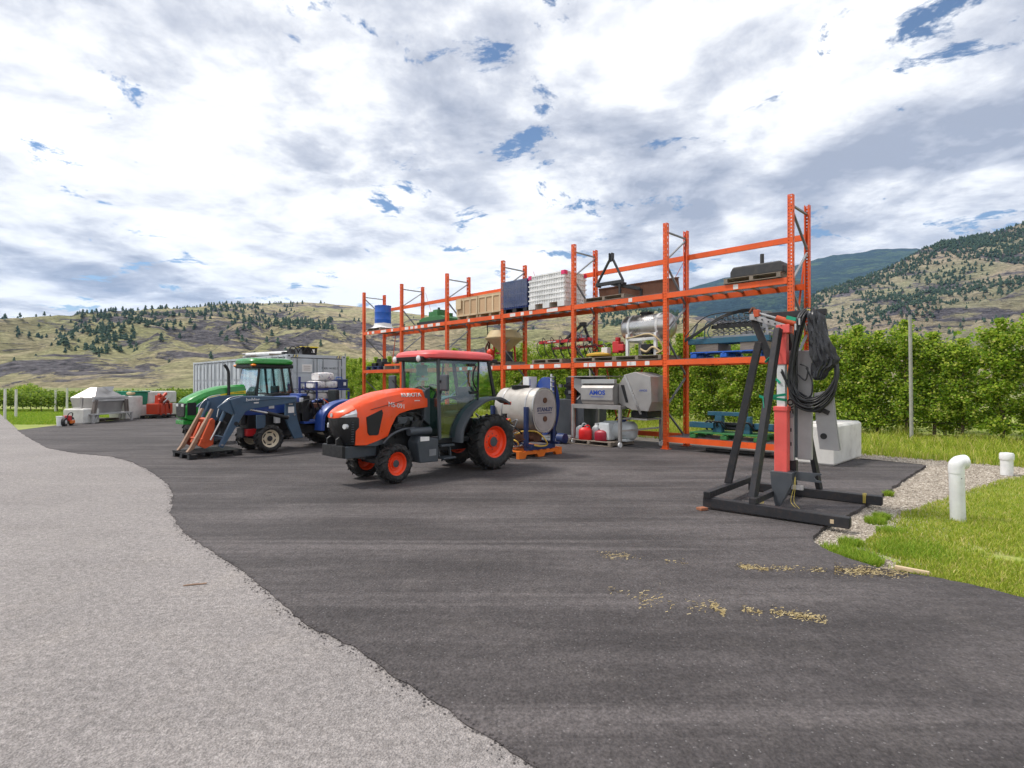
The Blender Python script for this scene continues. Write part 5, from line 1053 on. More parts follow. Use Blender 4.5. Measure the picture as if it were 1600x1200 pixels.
    for z, k, dx in ((2.205, .97, 0), (2.225, 1.0, .02), (2.28, 1.0, .02), (2.33, .95, -.02), (2.365, .84, -.07), (2.38, .6, -.25)):
        ring = []
        for i in range(40):
            a = 6.283 * i / 40; cx = math.copysign(abs(math.cos(a)) ** .38, math.cos(a)); sy = math.copysign(abs(math.sin(a)) ** .38, math.sin(a)); x = .76 + cx * (.88 + dx) * (1 if k > .9 else k ** .6); ring.append(Vector((x, sy * .63 * k, z - (.035 if cx > .9 and z < 2.3 else 0) * 0)))
        rings.append(ring)
    MB().loft(rings).build('roof', M['roof_red'], T, 35)
    MB().box(-.02, 1.60, -.55, .55, 2.165, 2.204).build('roof_liner', M['black'], T, 0, .015)
    MB().prism([(1.40, 2.165), (1.66, 2.17), (1.68, 2.24), (1.40, 2.20)], 'y', -.50, .42).build('roof_visor', M['black'], T, 0, .01)
    for y in (-.44, .30): MB().lathe([(.055, 0), (.06, .03), (.02, .05)], (1.65, y, 2.20), (1, 0, 0), 18).build('work_lamp', M['lamp'], T, 40)
    MB().box(-.22, -.04, .15, .5, 2.16, 2.24).box(-.28, -.1, -.5, -.2, 2.16, 2.24).build('rear_lamp', M['black'], T, 0, .02)
    MB().tube([(1.42, -.42, 1.2), (1.45, -.44, 1.5), (1.46, -.44, 1.98)], .035, 12, 3).build('exhaust', M['charcoal'], T, 50)
    for s in (1, -1): MB().bar((-.15, s * .22, .45), (-.75, s * .33, .42), .05, .07).build('lift_arm', M['darksteel'], T)
    MB().box(-.45, -.1, -.2, .2, .45, 1.0).build('rear_hitch', M['black'], T, 0, .03)
    MB().box(-.38, -.34, .55, .74, 1.30, 1.36).build('tail_lamp', M['rim_orange'], T)
orange_tractor()

def blue_tractor():
    h = math.atan2(-.76, -.65); B = thing('blue_tractor', 'blue tractor with grey front loader arms parked between the green and orange ones', 'tractor', (-5.174, 15.968, 0.002), h)
    wf = wheel_meshes(.355, .28, .23, 'rim_cream', 15, .03, 1); wr = wheel_meshes(.60, .36, .36, 'rim_cream', 20, .038, 1)
    for s in (1, -1): add_wheel(B, wf, 2.1, s * .52, .355); add_wheel(B, wr, 0, s * .60, .60)
    secs = [(x, [(0, c), (.20, c - .01), (.28, c - .05), (.31, c - .14), (.31, b), (0, b)]) for x, c, b in ((1.05, 1.42, 1.0), (1.6, 1.41, .98), (2.2, 1.36, .95), (2.55, 1.28, .95), (2.66, 1.20, .97))]
    section_loft(MB(), secs).build('hood', M['blue'], B, 30); MB().box(2.56, 2.68, -.27, .27, .70, 1.17).build('grille', M['black'], B, 0, .02)
    MB().box(.9, 2.5, -.22, .22, .50, 1.0).build('engine', M['black'], B, 0, .02); MB().box(-.3, 2.6, -.17, .17, .38, .62).build('chassis', M['darksteel'], B, 0, .02)
    MB().bar((2.1, -.45, .37), (2.1, .45, .37), .13, .13).build('front_axle', M['darksteel'], B); MB().bar((0, -.45, .6), (0, .45, .6), .24, .26).build('rear_axle', M['darksteel'], B); MB().box(2.3, 2.55, -.2, .30, .42, .60).build('front_bracket', M['red'], B, 0, .02)
    for s in (1, -1):
        fender([(.80, .48), (.77, .86), (.62, 1.06), (.40, 1.20), (.10, 1.28), (-.25, 1.28), (-.5, 1.15)], s * .44, s * .78, .03, .10).build('fender', M['blue'], B, 40)
        # loader: tower, boom, knee, cylinders
        L_ = pivot('loader_arm', B); y0, y1 = s * .60, s * .70; m_ = M['loader']
        MB().prism([(1.68, 1.33), (1.42, 1.34), (1.40, 1.05), (1.36, .80), (1.20, .32), (1.45, .30), (1.60, .62), (1.69, .86)], 'y', s * .50, s * .58).build('tower', m_, L_, 0, .01)
        MB().prism([(1.46, 1.40), (1.44, 1.27), (1.72, 1.22), (2.62, 1.12), (2.76, 1.05), (3.28, .22), (3.36, .27), (3.0, 1.02), (3.12, 1.36), (2.82, 1.43)], 'y', y0, y1).build('boom', m_, L_, 0, .012)
        MB().prism([(3.12, 1.36), (3.0, 1.02), (3.06, 1.0), (3.38, 1.17), (3.34, 1.22)], 'y', y0 - s * .0, y1 - s * .04).build('knee_plate', m_, L_, 0, .006)
        MB().cyl((1.66, s * .64, .86), (2.2, s * .64, 1.0), .05, n=14).build('lift_cylinder', M['black'], L_, 40); MB().cyl((2.2, s * .64, 1.0), (2.62, s * .64, 1.10), .028).build('lift_rod', M['stainless'], L_, 40)
        MB().cyl((3.1, s * .56, 1.28), (3.28, s * .56, .85), .042, n=14).build('tilt_cylinder', m_, L_, 40); MB().cyl((3.28, s * .56, .85), (3.50, s * .56, .42), .022).build('tilt_rod', M['stainless'], L_, 40)
        MB().cyl((2.98, s * .695, .78), (2.98, s * .705, .78), .05, n=16).build('pivot_hole', M['black'], L_, 40)
        MB().tube([(2.80, s * .66, 1.45), (3.08, s * .62, 1.40), (3.30, s * .58, 1.20), (3.36, s * .56, .95)], .012, 6, 4).build('hydraulic_line', M['stainless'], L_, 60); MB().tube([(1.5, s * .72, 1.38), (2.0, s * .71, 1.36), (2.8, s * .71, 1.30)], .01, 6, 3).build('hydraulic_line', M['loader'], L_, 60)
        if s > 0:
            text('buhler', .12, (2.58, y1 + .004, 1.345), (-1, 0, 0), (0, 0, 1), M['white_print'], L_, 'lettering', .002, 1.1, 0); MB().box(2.44, 2.56, y1, y1 + .003, 1.255, 1.28).build('decal', M['white_print'], L_)
            MB().box(1.46, 1.62, s * .581, s * .584, .98, 1.14).build('sticker', M['white_print'], L_); MB().box(1.50, 1.60, s * .581, s * .584, 1.19, 1.22).build('sticker', M['white_print'], L_)
        for x, z in ((1.55, 1.28), (1.62, .90), (3.30, .30), (1.45, .93)): MB().cyl((x, s * .705 if x > 2 else s * .58, z), (x, s * .725 if x > 2 else s * .60, z), .025, n=10).build('pin', M['galv'], L_, 40)
        MB().box(2.2, 2.42, s * .5, s * .56, .62, .95).build('loader_brace', m_, B, 0, .01)
    MB().box(1.76, 1.88, .31, .45, .72, .90).build('oil_filter', M['whiteplastic'], B, 0, .02); MB().box(1.86, 2.0, .315, .318, 1.10, 1.24).build('sticker', M['white_print'], B)
    MB().bar((3.22, -.6, .45), (3.22, .6, .45), .07, .07).build('cross_tube', M['loader'], B)
    # fork attachment, tipped down onto the pallet
    A_ = pivot('fork_carriage', B)
    for y in (-.28, .30):
        MB().prism([(3.34, 1.12), (3.39, 1.14), (3.86, .25), (3.93, .16), (3.89, .155), (3.78, .22)], 'y', y - .05, y + .05).build('fork_tine', M['rust_tan'], A_, 0, .006)
    for z, x in ((.86, 3.42), (.42, 3.62)): MB().bar((x, -.45, z), (x, .48, z), .07, .10, (.5, 0, .85)).build('carriage_bar', M['clamp_orange'], A_)
    MB().prism([(3.36, .88), (3.46, .90), (3.72, .30), (3.58, .22), (3.40, .30)], 'y', .36, .46).build('side_plate', M['clamp_orange'], A_, 0, .01); MB().prism([(3.36, .88), (3.46, .90), (3.72, .30), (3.58, .22), (3.40, .30)], 'y', -.46, -.36).build('side_plate', M['clamp_orange'], A_, 0, .01)
    MB().prism([(3.42, .80), (3.50, .82), (3.70, .34), (3.62, .30)], 'y', .06, .16).build('centre_plate', M['clamp_orange'], A_, 0, .01); MB().prism([(3.42, .80), (3.50, .82), (3.70, .34), (3.62, .30)], 'y', -.14, -.04).build('centre_plate', M['clamp_orange'], A_, 0, .01)
    # open platform: seat, wheel, levers, roll bar
    MB().box(.35, 1.1, -.42, .42, .66, .72).build('platform', M['blue'], B, 0, .01); seat(B, .15, .95); steering(B, .72, 1.55); MB().box(.85, 1.08, -.3, .3, .72, 1.42).build('dashboard', M['black'], B, 0, .03)
    MB().box(.95, 1.12, -.3, .34, 1.40, 1.47).build('dash_cap', M['blue'], B, 0, .02); r = random.Random(4)
    for i in range(6): x, y = r.uniform(.3, 1.0), r.uniform(-.2, .5); MB().tube([(x, y, .95), (x + r.uniform(-.1, .1), y + .05, 1.15), (x + r.uniform(-.15, .2), y, 1.32)], .014, 7, 3).build('lever', r.choice((M['black'], M['galv'], M['orange'], M['blue'])), B, 60)
    for i in range(5): x = r.uniform(1.0, 1.3); MB().tube([(x, .5, 1.0), (x - .1, .55, 1.28), (x - .35, .45, 1.25), (x - .5, .4, .9)], .016, 7, 4).build('hydraulic_hose', M['black'], B, 60)
    MB().box(.2, .55, .2, .5, 1.02, 1.12).build('side_console', M['bluebright'], B, 0, .02); MB().box(.55, .8, .1, .4, 1.08, 1.2).build('battery_cover', M['rust'], B, 0, .02)
    MB().box(1.15, 1.36, .30, .50, .95, 1.25).build('valve_block', M['black'], B, 0, .01); MB().box(1.12, 1.2, .36, .44, 1.25, 1.36).build('lamp', M['lamp'], B, 0, .01)
    p = plastic_pallet('black plastic pallet under the tipped loader forks', B.matrix_world.inverted() @ Vector((0, 0, 0)) if False else Vector((-5.174, 15.968, 0.002)) + Vector((math.cos(h) * 3.36 - math.sin(h) * .02, math.sin(h) * 3.36 + math.cos(h) * .02, 0)), h, 1.2, 1.05, 'black')
M['rust_tan'] = paint('tan_worn_steel', (.34, .22, .15), .6, .2, .4, (.16, .08, .05), 6); M['clamp_orange'] = paint('worn_orange_red_paint', (.52, .075, .02), .5, 0, .3, (.2, .07, .04), 4)
blue_tractor()

def green_tractor():
    h = math.atan2(-.76, -.65); c, s0 = math.cos(h), math.sin(h)
    G = thing('green_tractor', 'green cab tractor with yellow stripe parked behind the blue loader tractor', 'tractor', (-7.68, 17.89, 0.002), h)
    wf = wheel_meshes(.40, .30, .25, 'darksteel', 15, .03); wr = wheel_meshes(.66, .40, .40, 'deere_yellow', 20, .04)
    for s in (1, -1): add_wheel(G, wf, 2.06, s * .56, .40); add_wheel(G, wr, 0, s * .62, .66)
    secs = [(x, [(0, cr_), (.20, cr_ - .01), (.30, cr_ - .06), (.36, cr_ - .17), (.37, b + .05), (.36, b), (0, b)]) for x, cr_, b in ((1.15, 1.72, 1.25), (1.6, 1.70, 1.12), (1.95, 1.66, 1.0), (2.15, 1.61, .82), (2.45, 1.53, .70), (2.75, 1.40, .70), (2.92, 1.31, .72), (3.0, 1.22, .78))]
    section_loft(MB(), secs).build('hood', M['deere'], G, 28)
    MB().loft([[Vector((x, y, z)) for y, z in ((-.31, .82), (-.33, 1.18), (.33, 1.18), (.31, .82), (.2, .78), (-.2, .78))] for x in (2.9, 3.035)]).build('grille', M['black'], G, 0, .03)
    MB().box(2.70, 2.96, .362, .374, .84, 1.20).build('side_grille', M['black'], G, 0, .005)
    for s in (1, -1):
        MB().box(3.0, 3.045, s * .20 - .08, s * .20 + .08, 1.08, 1.16).build('headlight', M['lamp'], G, 0, .01)
        MB().loft([[Vector((x, s * (.372 - k), z0)), Vector((x, s * (.372 - k), z1)), Vector((x, s * (.376 - k), z1)), Vector((x, s * (.376 - k), z0))] for x, z0, z1, k in ((1.16, 1.44, 1.53, .0), (1.6, 1.43, 1.49, .0), (2.1, 1.37, 1.40, 0.002), (2.5, 1.28, 1.292, .002))]).build('stripe', M['deere_yellow'], G)
        MB().box(1.9, 2.15, s * .36, s * .378, 1.10, 1.18).build('side_slot', M['black'], G)
    text('JOHN DEERE', .055, (1.38, .380, 1.475), (-1, 0, 0), (0, 0, 1), M['deere'], G, 'lettering', .002, 1.0)
    MB().box(2.5, 3.05, -.30, .30, .58, .70).build('front_weight', M['deere'], G, 0, .02)
    MB().box(.9, 2.5, -.24, .24, .55, 1.15).build('engine', M['black'], G, 0, .02); MB().box(-.3, 2.8, -.18, .18, .42, .64).build('chassis', M['darksteel'], G, 0, .02)
    MB().bar((2.25, -.5, .42), (2.25, .5, .42), .14, .14).build('front_axle', M['darksteel'], G); MB().bar((0, -.5, .66), (0, .5, .66), .26, .28).build('rear_axle', M['darksteel'], G)
    MB().tube([(1.74, .42, 1.2), (1.74, .42, 1.95), (1.77, .42, 2.15), (1.88, .42, 2.30)], .045, 12, 4).build('exhaust', M['black'], G, 50)
    for s in (1, -1):
        fender([(1.0, .7), (.95, 1.0), (.72, 1.30), (.4, 1.42), (0, 1.45), (-.4, 1.32)], s * .46, s * .82, .03, .06).build('fender', M['black'], G, 40)
        for a, b, w_ in (((.98, s * .60, .8), (.80, s * .56, 2.24), .07), ((-.10, s * .60, 1.40), (.02, s * .56, 2.24), .06), ((-.38, s * .58, 1.42), (-.26, s * .54, 2.24), .06)): MB().bar(a, b, w_, .06, (0, 1, 0)).build('pillar', M['black'], G, 0, .01)
        gm = MB(); gm.add([(.80, s * .565, 2.22), (.02, s * .565, 2.22), (-.10, s * .605, 1.42), (.6, s * .61, 1.36), (.9, s * .605, .95), (.97, s * .605, .85)], [(0, 1, 2, 3, 4, 5)]); gm.build('door_glass', M['cab_glass2'], G)
        gm = MB(); gm.add([(.02, s * .562, 2.22), (-.26, s * .545, 2.22), (-.38, s * .585, 1.44), (-.10, s * .603, 1.44)], [(0, 1, 2, 3)]); gm.build('quarter_glass', M['cab_glass2'], G)
        MB().ball((1.02, s * .60, 2.30), .07, (1.3, 1.2, .6)).build('amber_lamp', M['amber'], G, 60)
    for pts4, nm in (([(.83, -.55, 2.22), (.83, .55, 2.22), (1.0, .6, 1.3), (1.0, -.6, 1.3)], 'windscreen'), ([(-.27, -.53, 2.22), (-.27, .53, 2.22), (-.39, .57, 1.44), (-.39, -.57, 1.44)], 'rear_glass')): gm = MB(); gm.add(pts4, [(0, 1, 2, 3)]); gm.build(nm, M['cab_glass2'], G)
    rings = []
    for z, k in ((2.34, .96), (2.37, 1.0), (2.44, 1.0), (2.50, .94), (2.53, .8), (2.54, .5)): rings.append([Vector((.33 + math.copysign(abs(math.cos(a)) ** .4, math.cos(a)) * .80 * k, math.copysign(abs(math.sin(a)) ** .4, math.sin(a)) * .68 * k, z)) for a in [6.283 * i / 36 for i in range(36)]])
    MB().loft(rings).build('roof', M['deere'], G, 35); MB().box(-.40, 1.06, -.60, .60, 2.22, 2.338).build('roof_liner', M['black'], G, 0, .03)
    MB().box(-.2, .95, -.5, .5, .70, .78).build('cab_floor', M['black'], G); seat(G, .15, 1.05); steering(G, .62, 1.6); MB().box(.72, .95, -.25, .25, .78, 1.5).build('dashboard', M['black'], G, 0, .04)
    MB().box(-.55, -.42, -.4, .4, 1.3, 1.5).build('rear_rack', M['black'], G, 0, .03)
    for ch in G.children:
        if not ch.name.startswith('wheel'): ch.scale.x = .90
green_tractor()

# ------------------------------------------------------------------ steel stand with hydraulic ram, hoses and tarp (foreground right)
M['bare_dark'] = paint('dark_mill_steel', (.030, .031, .036), .5, .35, .35, (.10, .065, .05), 6, wear=(.11, .07, .05))
M['coral'] = paint('front_lit_red_paint', (.82, .115, .10), .5, 0, .12, (.45, .2, .18), 3)  # red ram: base colour lightened towards pink to look lit from the front
M['plate_grey'] = paint('light_grey_paint', (.40, .39, .40), .45, .2, .25, (.27, .24, .23), 3)
M['strap_green'] = paint('green_strap', (.0, .34, .20), .6); M['twine'] = paint('yellow_twine', (.66, .52, .10), .8)
M['shoe_grey'] = paint('dark_grey_shoe', (.085, .095, .11), .45, .3, .3, (.16, .14, .13), 4)
def stand():
    rz = math.atan2(-.652, .758); S = thing('steel_stand', 'black steel stand holding a red hydraulic ram with hanging hoses at right', 'implement', (2.644, 7.701, 0.004), rz)
    d = M['bare_dark']
    def tube_box(name, p0, p1, w_, h_, up=(0, 0, 1), m_=d): return MB().bar(p0, p1, w_, h_, up).build(name, m_, S, 0, .008)
    tube_box('skid', (0, .06, .095), (1.76, .06, .075), .12, .13); tube_box('skid', (.04, 1.84, .068), (1.86, 1.84, .068), .12, .13)
    for x, y, z in ((1.765, .06, .075), (1.865, 1.84, .068)): MB().box(x - .004, x + .001, y - .045, y + .045, z - .05, z + .05).build('tube_opening', M['black'], S)
    MB().box(1.56, 1.60, -.003, -.0005, .05, .10).build('worn_number', M['paleslat'], S)
    tube_box('cross_beam', (.06, -.02, .198), (.06, 1.9, .182), .09, .09); tube_box('cross_beam', (.66, 0.0, .19), (.70, 1.9, .178), .09, .08)
    for y in (-.0195,): MB().box(.025, .095, -.0225, -.0203, .165, .235).build('tube_opening', M['black'], S)
    tube_box('leg', (.03, .90, .23), (.47, .92, 2.34), .085, .10); tube_box('leg', (.62, .16, .20), (.78, .74, 2.50), .085, .10)
    tube_box('leg', (1.06, 1.86, .13), (.80, 1.1, 2.6), .07, .08); tube_box('strut', (.40, .92, 2.66), (.62, .95, 2.06), .075, .10); tube_box('strut', (.62, .95, 2.06), (.60, 1.0, 1.5), .07, .07)
    tube_box('top_bar', (.56, .98, 2.71), (1.33, .98, 2.71), .09, .09); MB().box(1.325, 1.332, .945, 1.015, 2.675, 2.745).build('tube_opening', M['black'], S); MB().box(1.10, 1.14, .932, 1.028, 2.66, 2.762).build('tape', M['twine'], S)
    # ram
    x0, y0 = .785, .90
    MB().box(x0 - .085, x0 + .085, y0 - .08, y0 + .08, .46, 1.36).build('ram_sleeve', M['coral'], S, 0, .012); MB().box(x0 - .095, x0 + .095, y0 - .09, y0 + .09, 1.345, 1.41).build('sleeve_collar', M['coral'], S, 0, .01)
    MB().box(x0 - .055, x0 + .055, y0 - .055, y0 + .055, 1.40, 2.02).build('inner_tube', M['whiteplastic'], S, 0, .006); MB().box(x0 - .05, x0 + .075, y0 - .065, y0 + .065, 2.0, 2.52).build('upper_sleeve', M['coral'], S, 0, .01)
    MB().box(x0 - .06, x0 + .12, y0 - .09, y0 + .09, 2.44, 2.56).build('head_bracket', M['coral'], S, 0, .01)
    MB().bar((.83, .86, 2.53), (.40, .84, 2.70), .075, .075).build('boom_channel', M['plate_grey'], S, 0, .006)
    for k in range(5): q = Vector((.80, .822, 2.545)).lerp(Vector((.46, .80, 2.68)), k / 4); MB().cyl(q, q + Vector((0, -.012, 0)), .011, n=8).build('bolt_hole', M['black'], S, 40)
    MB().cyl((.98, .87, 2.56), (.72, .86, 2.66), .045, n=14).build('small_cylinder', M['clamp_orange'], S, 40); MB().cyl((.72, .86, 2.66), (.46, .85, 2.755), .018).build('cylinder_rod', M['stainless'], S, 40)
    MB().box(.42, .50, .80, .90, 2.69, 2.80).build('clevis', M['clamp_orange'], S, 0, .012); MB().box(.37, .44, .80, .89, 2.65, 2.74).build('end_block', M['plate_grey'], S, 0, .008); MB().tube([(.44, .85, 2.80), (.40, .86, 2.83), (.36, .84, 2.76)], .02, 8, 3).build('pin', M['rust'], S, 60)
    # shoe and fork bracket
    MB().loft([[Vector((x, y, z)) for x, y in ((a, .74), (b, .74), (b, e), (a, e))] for z, a, b, e in ((.50, .67, .96, 1.02), (.34, .68, .95, 1.0), (.12, .715, .85, .86), (.02, .735, .80, .80))]).build('shoe', M['shoe_grey'], S, 0, .008)
    MB().prism([(.965, .38), (1.28, .375), (1.28, .40), (1.22, .405), (1.19, .44), (1.22, .475), (1.28, .48), (1.28, .505), (.965, .50)], 'y', .92, .94).build('fork_bracket', M['shoe_grey'], S, 0, .003)
    MB().box(.93, 1.08, .78, .84, .27, .33).build('pale_block', M['plate_grey'], S, 0, .006); MB().box(.80, .94, 1.02, 1.12, .40, .64).build('lower_mount', M['bare_dark'], S)
    # grey blades
    MB().box(.845, .915, .99, 1.09, .64, 2.2).build('guide_plate', M['plate_grey'], S, 0, .006); MB().box(.945, 1.13, 1.06, 1.14, .66, 2.20).build('blade_cover', M['plate_grey'], S, 0, .01); MB().box(.915, .945, 1.05, 1.12, .68, 2.05).build('blade_spine', M['shoe_grey'], S)
    text('ERO', .12, (.875, .987, 1.40), (0, 0, 1), (-1, 0, 0), M['black'], S, 'lettering', .001, 1.0, .004)
    for z in (1.28, 1.70): MB().cyl((.88, .99, z), (.88, .975, z), .038, n=16).build('round_boss', M['galv'], S, 40)
    for z in (.85, 1.05): MB().box(.872, .888, .985, .99, z, z + .05).build('slot', M['black'], S)
    bl = MB(); bl.loft([[Vector((x, y, z)) for x, y, z in ((a, 1.0, z_), (b, 1.0, z_ + dz), (b, 1.02, z_ + dz), (a, 1.02, z_))] for a, b, z_, dz in ((1.17, 1.39, 1.60, .05), (1.19, 1.42, 1.25, .02), (1.24, 1.48, .83, -.01))]); bl.build('hanging_plate', M['plate_grey'], S, 0, .004)
    MB().cyl((1.29, 1.0, 1.01), (1.29, .994, 1.01), .042, n=18).build('plate_hole', M['black'], S, 40); MB().cyl((1.25, 1.0, 1.37), (1.25, .95, 1.37), .04, n=14).build('plate_boss', M['black'], S, 40); MB().bar((1.18, .97, 1.42), (1.36, .97, 1.33), .02, .06).build('bracket', M['bare_dark'], S)
    MB().loft([[Vector((x, 1.021, z)), Vector((x, 1.06, z)), Vector((x + .015, 1.06, z)), Vector((x + .015, 1.021, z))] for x, z in ((1.385, 1.64), (1.42, 1.25), (1.475, .83))]).build('plate_flange', M['plate_grey'], S)
    # hoses
    r = random.Random(23)
    for i in range(15):
        a, b = r.uniform(-.05, .07), r.uniform(0, 1); y = .84 + .02 * (i % 5) + r.uniform(-.015, .015); dr = r.uniform(-.10, .09); wd = r.uniform(.75, 1.05); sw = r.uniform(-.03, .03)
        P_ = [(1.08 + a, .98, 2.77), (1.01 + a, y, 2.62), (.95 + a * .6, y - .02, 2.25), (.915 + a * .5 + sw, y - .04, 1.85), (.95 + sw, y - .05, 1.60 + dr), (1.07, y - .05, 1.46 + dr), (1.22 * 1 + .04 * wd, y - .02, 1.47 + dr), (1.38 + .06 * wd, y, 1.68 + dr), (1.40 + .06 * wd, y + .03, 1.98), (1.31 + .03 * wd, y + .06, 2.35), (1.14 + a, y + .1, 2.66), (1.09 + a, .99, 2.77)]
        MB().tube([Vector(p) + Vector((r.uniform(-.012, .012), 0, r.uniform(-.012, .012))) for p in P_], r.choice((.012, .014, .017)), 8, 6).build('hydraulic_hose', M['hose'], S, 60)
    for P_ in ([(.80, .83, 1.93), (.86, .80, 1.80), (.95, .80, 1.55), (1.05, .8, 1.42), (1.2, .82, 1.44)], [(.79, .83, 1.90), (.88, .80, 1.72), (.98, .80, 1.48), (1.1, .8, 1.40)], [(1.02, .9, 2.0), (1.12, .86, 1.95), (1.10, .85, 1.78), (1.0, .86, 1.86)], [(1.0, .9, 1.62), (1.15, .86, 1.55), (1.18, .86, 1.75), (1.1, .88, 1.95)]): MB().tube(P_, .011, 7, 6).build('thin_hose', M['hose'], S, 60)
    for z, q in ((2.63, .03), (2.56, -.02)): MB().cyl((1.0 + q, .82, z), (1.0 + q, .82, z - .09), .017, n=10).build('coupling', M['stainless'], S, 40)
    # green straps and twine
    def wrap(pts_, m_, w_=.03): 
        for a, b in zip(pts_, pts_[1:]): MB().bar(a, b, .008, w_, (0, 0, 1)).build('strap', m_, S)
    wrap([(.86, .80, 1.58), (.66, .46, 1.54), (.62, .44, 1.56), (.60, .55, 1.55), (.86, .84, 1.50)], M['strap_green'], .035); wrap([(.66, .45, 1.55), (.68, .42, 1.40)], M['strap_green'], .02)
    wrap([(.64, .62, 2.03), (.76, .82, 2.20)], M['strap_green'], .035); wrap([(.72, .84, 1.80), (.78, .83, 1.74)], M['strap_green'], .03); wrap([(.86, .83, 2.66), (.98, .84, 2.62)], M['strap_green'], .05)
    for q in ((1.64, 1.77), (.70, .2)):
        for k in range(3): MB().tube([(q[0] + .012 * k, q[1] - .002, .02), (q[0] + .015 * k, q[1] - .004, .13), (q[0] - .01 + .02 * k, q[1] + .05, .145), (q[0] + .01, q[1] + .12, .142)], .004, 5, 3).build('twine', M['twine'], S, 60)
    for k in range(2): MB().tube([(.99, .76, .45), (.98 + .02 * k, .72, .3), (.95 + .04 * k, .70, .12), (1.02 + .05 * k, .66, .05 - .008 * k)], .0025, 5, 4).build('twine', M['twine'], S, 60)
    # tarp: crumpled black plastic hanging from the top bar
    rows = []
    prof = [(2.72, 1.20, .07, .06), (2.66, 1.22, .10, .08), (2.52, 1.23, .115, .09), (2.36, 1.26, .125, .09), (2.2, 1.29, .15, .10), (2.06, 1.33, .16, .09), (1.98, 1.32, .14, .08), (1.90, 1.27, .09, .06), (1.81, 1.25, .07, .05), (1.78, 1.25, .03, .03)]
    P3 = []
    for i in range(len(prof) - 1):
        for j in range(4): P3.append(tuple(prof[i][k] + (prof[i + 1][k] - prof[i][k]) * j / 4 for k in range(4)))
    P3.append(prof[-1])
    for z, x, rx, ry in P3:
        ring = []
        for i in range(44):
            a = 6.283 * i / 44; f = 1 + .30 * abs(noise.noise(Vector((math.cos(a) * 2.4, math.sin(a) * 2.4, z * 3.2)))) * 2 - .22 + .30 * noise.noise(Vector((math.cos(a) * 5, math.sin(a) * 5, z * 7))) ; ring.append(Vector((x + math.cos(a) * rx * f, .86 + math.sin(a) * ry * f, z + .015 * noise.noise(Vector((a * 2, z * 5, 3))))))
        rows.append(ring)
    tp = MB().loft(rows).build('tarp', M['tarp'], S, 22)
M['hose'] = paint('black_hydraulic_hose', (.013, .013, .015), .38, 0, .12, (.08, .07, .07), 6); M['tarp'] = paint('black_plastic_tarp', (.020, .021, .026), .27, 0, .12, (.10, .09, .09), 4, bmp=.2, fine=25)
stand()
bk = MB().box(-.06, .06, -.05, .05, 0, .035).build('brick_chock', paint('brick_red', (.33, .12, .06), .9), None, 0, .004); bk.location = gp(1097, 797) + Vector((0, 0, .003)); bk.rotation_euler = (0, 0, .4); tag(bk, 'small red brick chock under the left end of the steel stand', 'brick')

# ------------------------------------------------------------------ concrete blocks
def block(label, near, dirx, lx, ly, h, name='concrete_block', z=0.002, loops=False):
    """near corner, direction of its long side, then height"""
    o = thing(name, label, 'concrete block', (near[0], near[1], z), math.atan2(dirx[1], dirx[0]))
    b_ = .05; MB().loft([[Vector((x, y, zz)) for x, y in ((b_ * k, b_ * k), (lx - b_ * k, b_ * k), (lx - b_ * k, ly - b_ * k), (b_ * k, ly - b_ * k))] for zz, k in ((0, .6), (.04, 0), (h - .05, 0), (h, 1))]).build('block_body', M['concrete'], o, 0, .012)
    MB().box(lx * .12, lx * .3, ly * .35, ly * .65, h, h + .035).build('lifting_key', M['concrete'], o, 0, .012)
    return o
block('large pale concrete block beside the near end of the racking', (6.746, 11.641), V, 2.12, .84, .86)

# ------------------------------------------------------------------ white drain pipes, timber, twig
M['pvc'] = paint('white_pvc', (.76, .77, .78), .38, 0, .35, (.5, .46, .38), 4, bmp=.01)
pp = thing('vent_pipe', 'tall white plastic pipe with a side elbow standing in the grass', 'pipe', gp(1497, 809) + Vector((0, 0, -.04)))
MB().tube([(0, 0, 0), (-.012, 0, .35), (-.022, 0, .66)], .083, 22, 3).build('pipe', M['pvc'], pp, 50)
MB().tube([(-.022, 0, .62), (-.022, 0, .70), (-.012, 0, .735), (.02, 0, .758), (.06, 0, .762)], .087, 22, 4).build('elbow', M['pvc'], pp, 50); MB().cyl((.055, 0, .762), (.09, 0, .763), .091, n=22).build('elbow_rim', M['pvc'], pp, 40); MB().cyl((-.022, -.083, .56), (-.022, -.088, .56), .006, n=8).build('screw', M['darksteel'], pp)
p2 = thing('capped_pipe', 'short white plastic pipe with a cap at the gravel edge', 'pipe', gp(1573, 739) + Vector((0, 0, -.04)))
MB().cyl((0, 0, 0), (0, 0, .33), .10, n=22).build('pipe', M['pvc'], p2, 50); MB().lathe([(.112, .30), (.115, .31), (.115, .40), (.10, .43), (.03, .44)], n=22).build('cap', M['pvc'], p2, 40)
o = MB().bar((-.13, 0, .02), (.13, 0, .02), .04, .035).build('timber_offcut', M['paleslat'], None, 0, .004); q = gp(1425, 891); o.location = (q.x, q.y, -.02); o.rotation_euler = (0, 0, -.75); tag(o, 'short pale timber offcut at the corner of grass and asphalt', 'timber')
q = gp(304, 913); o = MB().tube([(-.085, -.02, .008), (-.02, 0, .011), (.04, .016, .010), (.095, .022, .016)], [.006, .007, .006, .004], 6, 3).build('twig', M['rust_tan'], None, 50); o.location = (q.x, q.y, -.012); tag(o, 'thin brown twig lying on the pale road', 'twig')

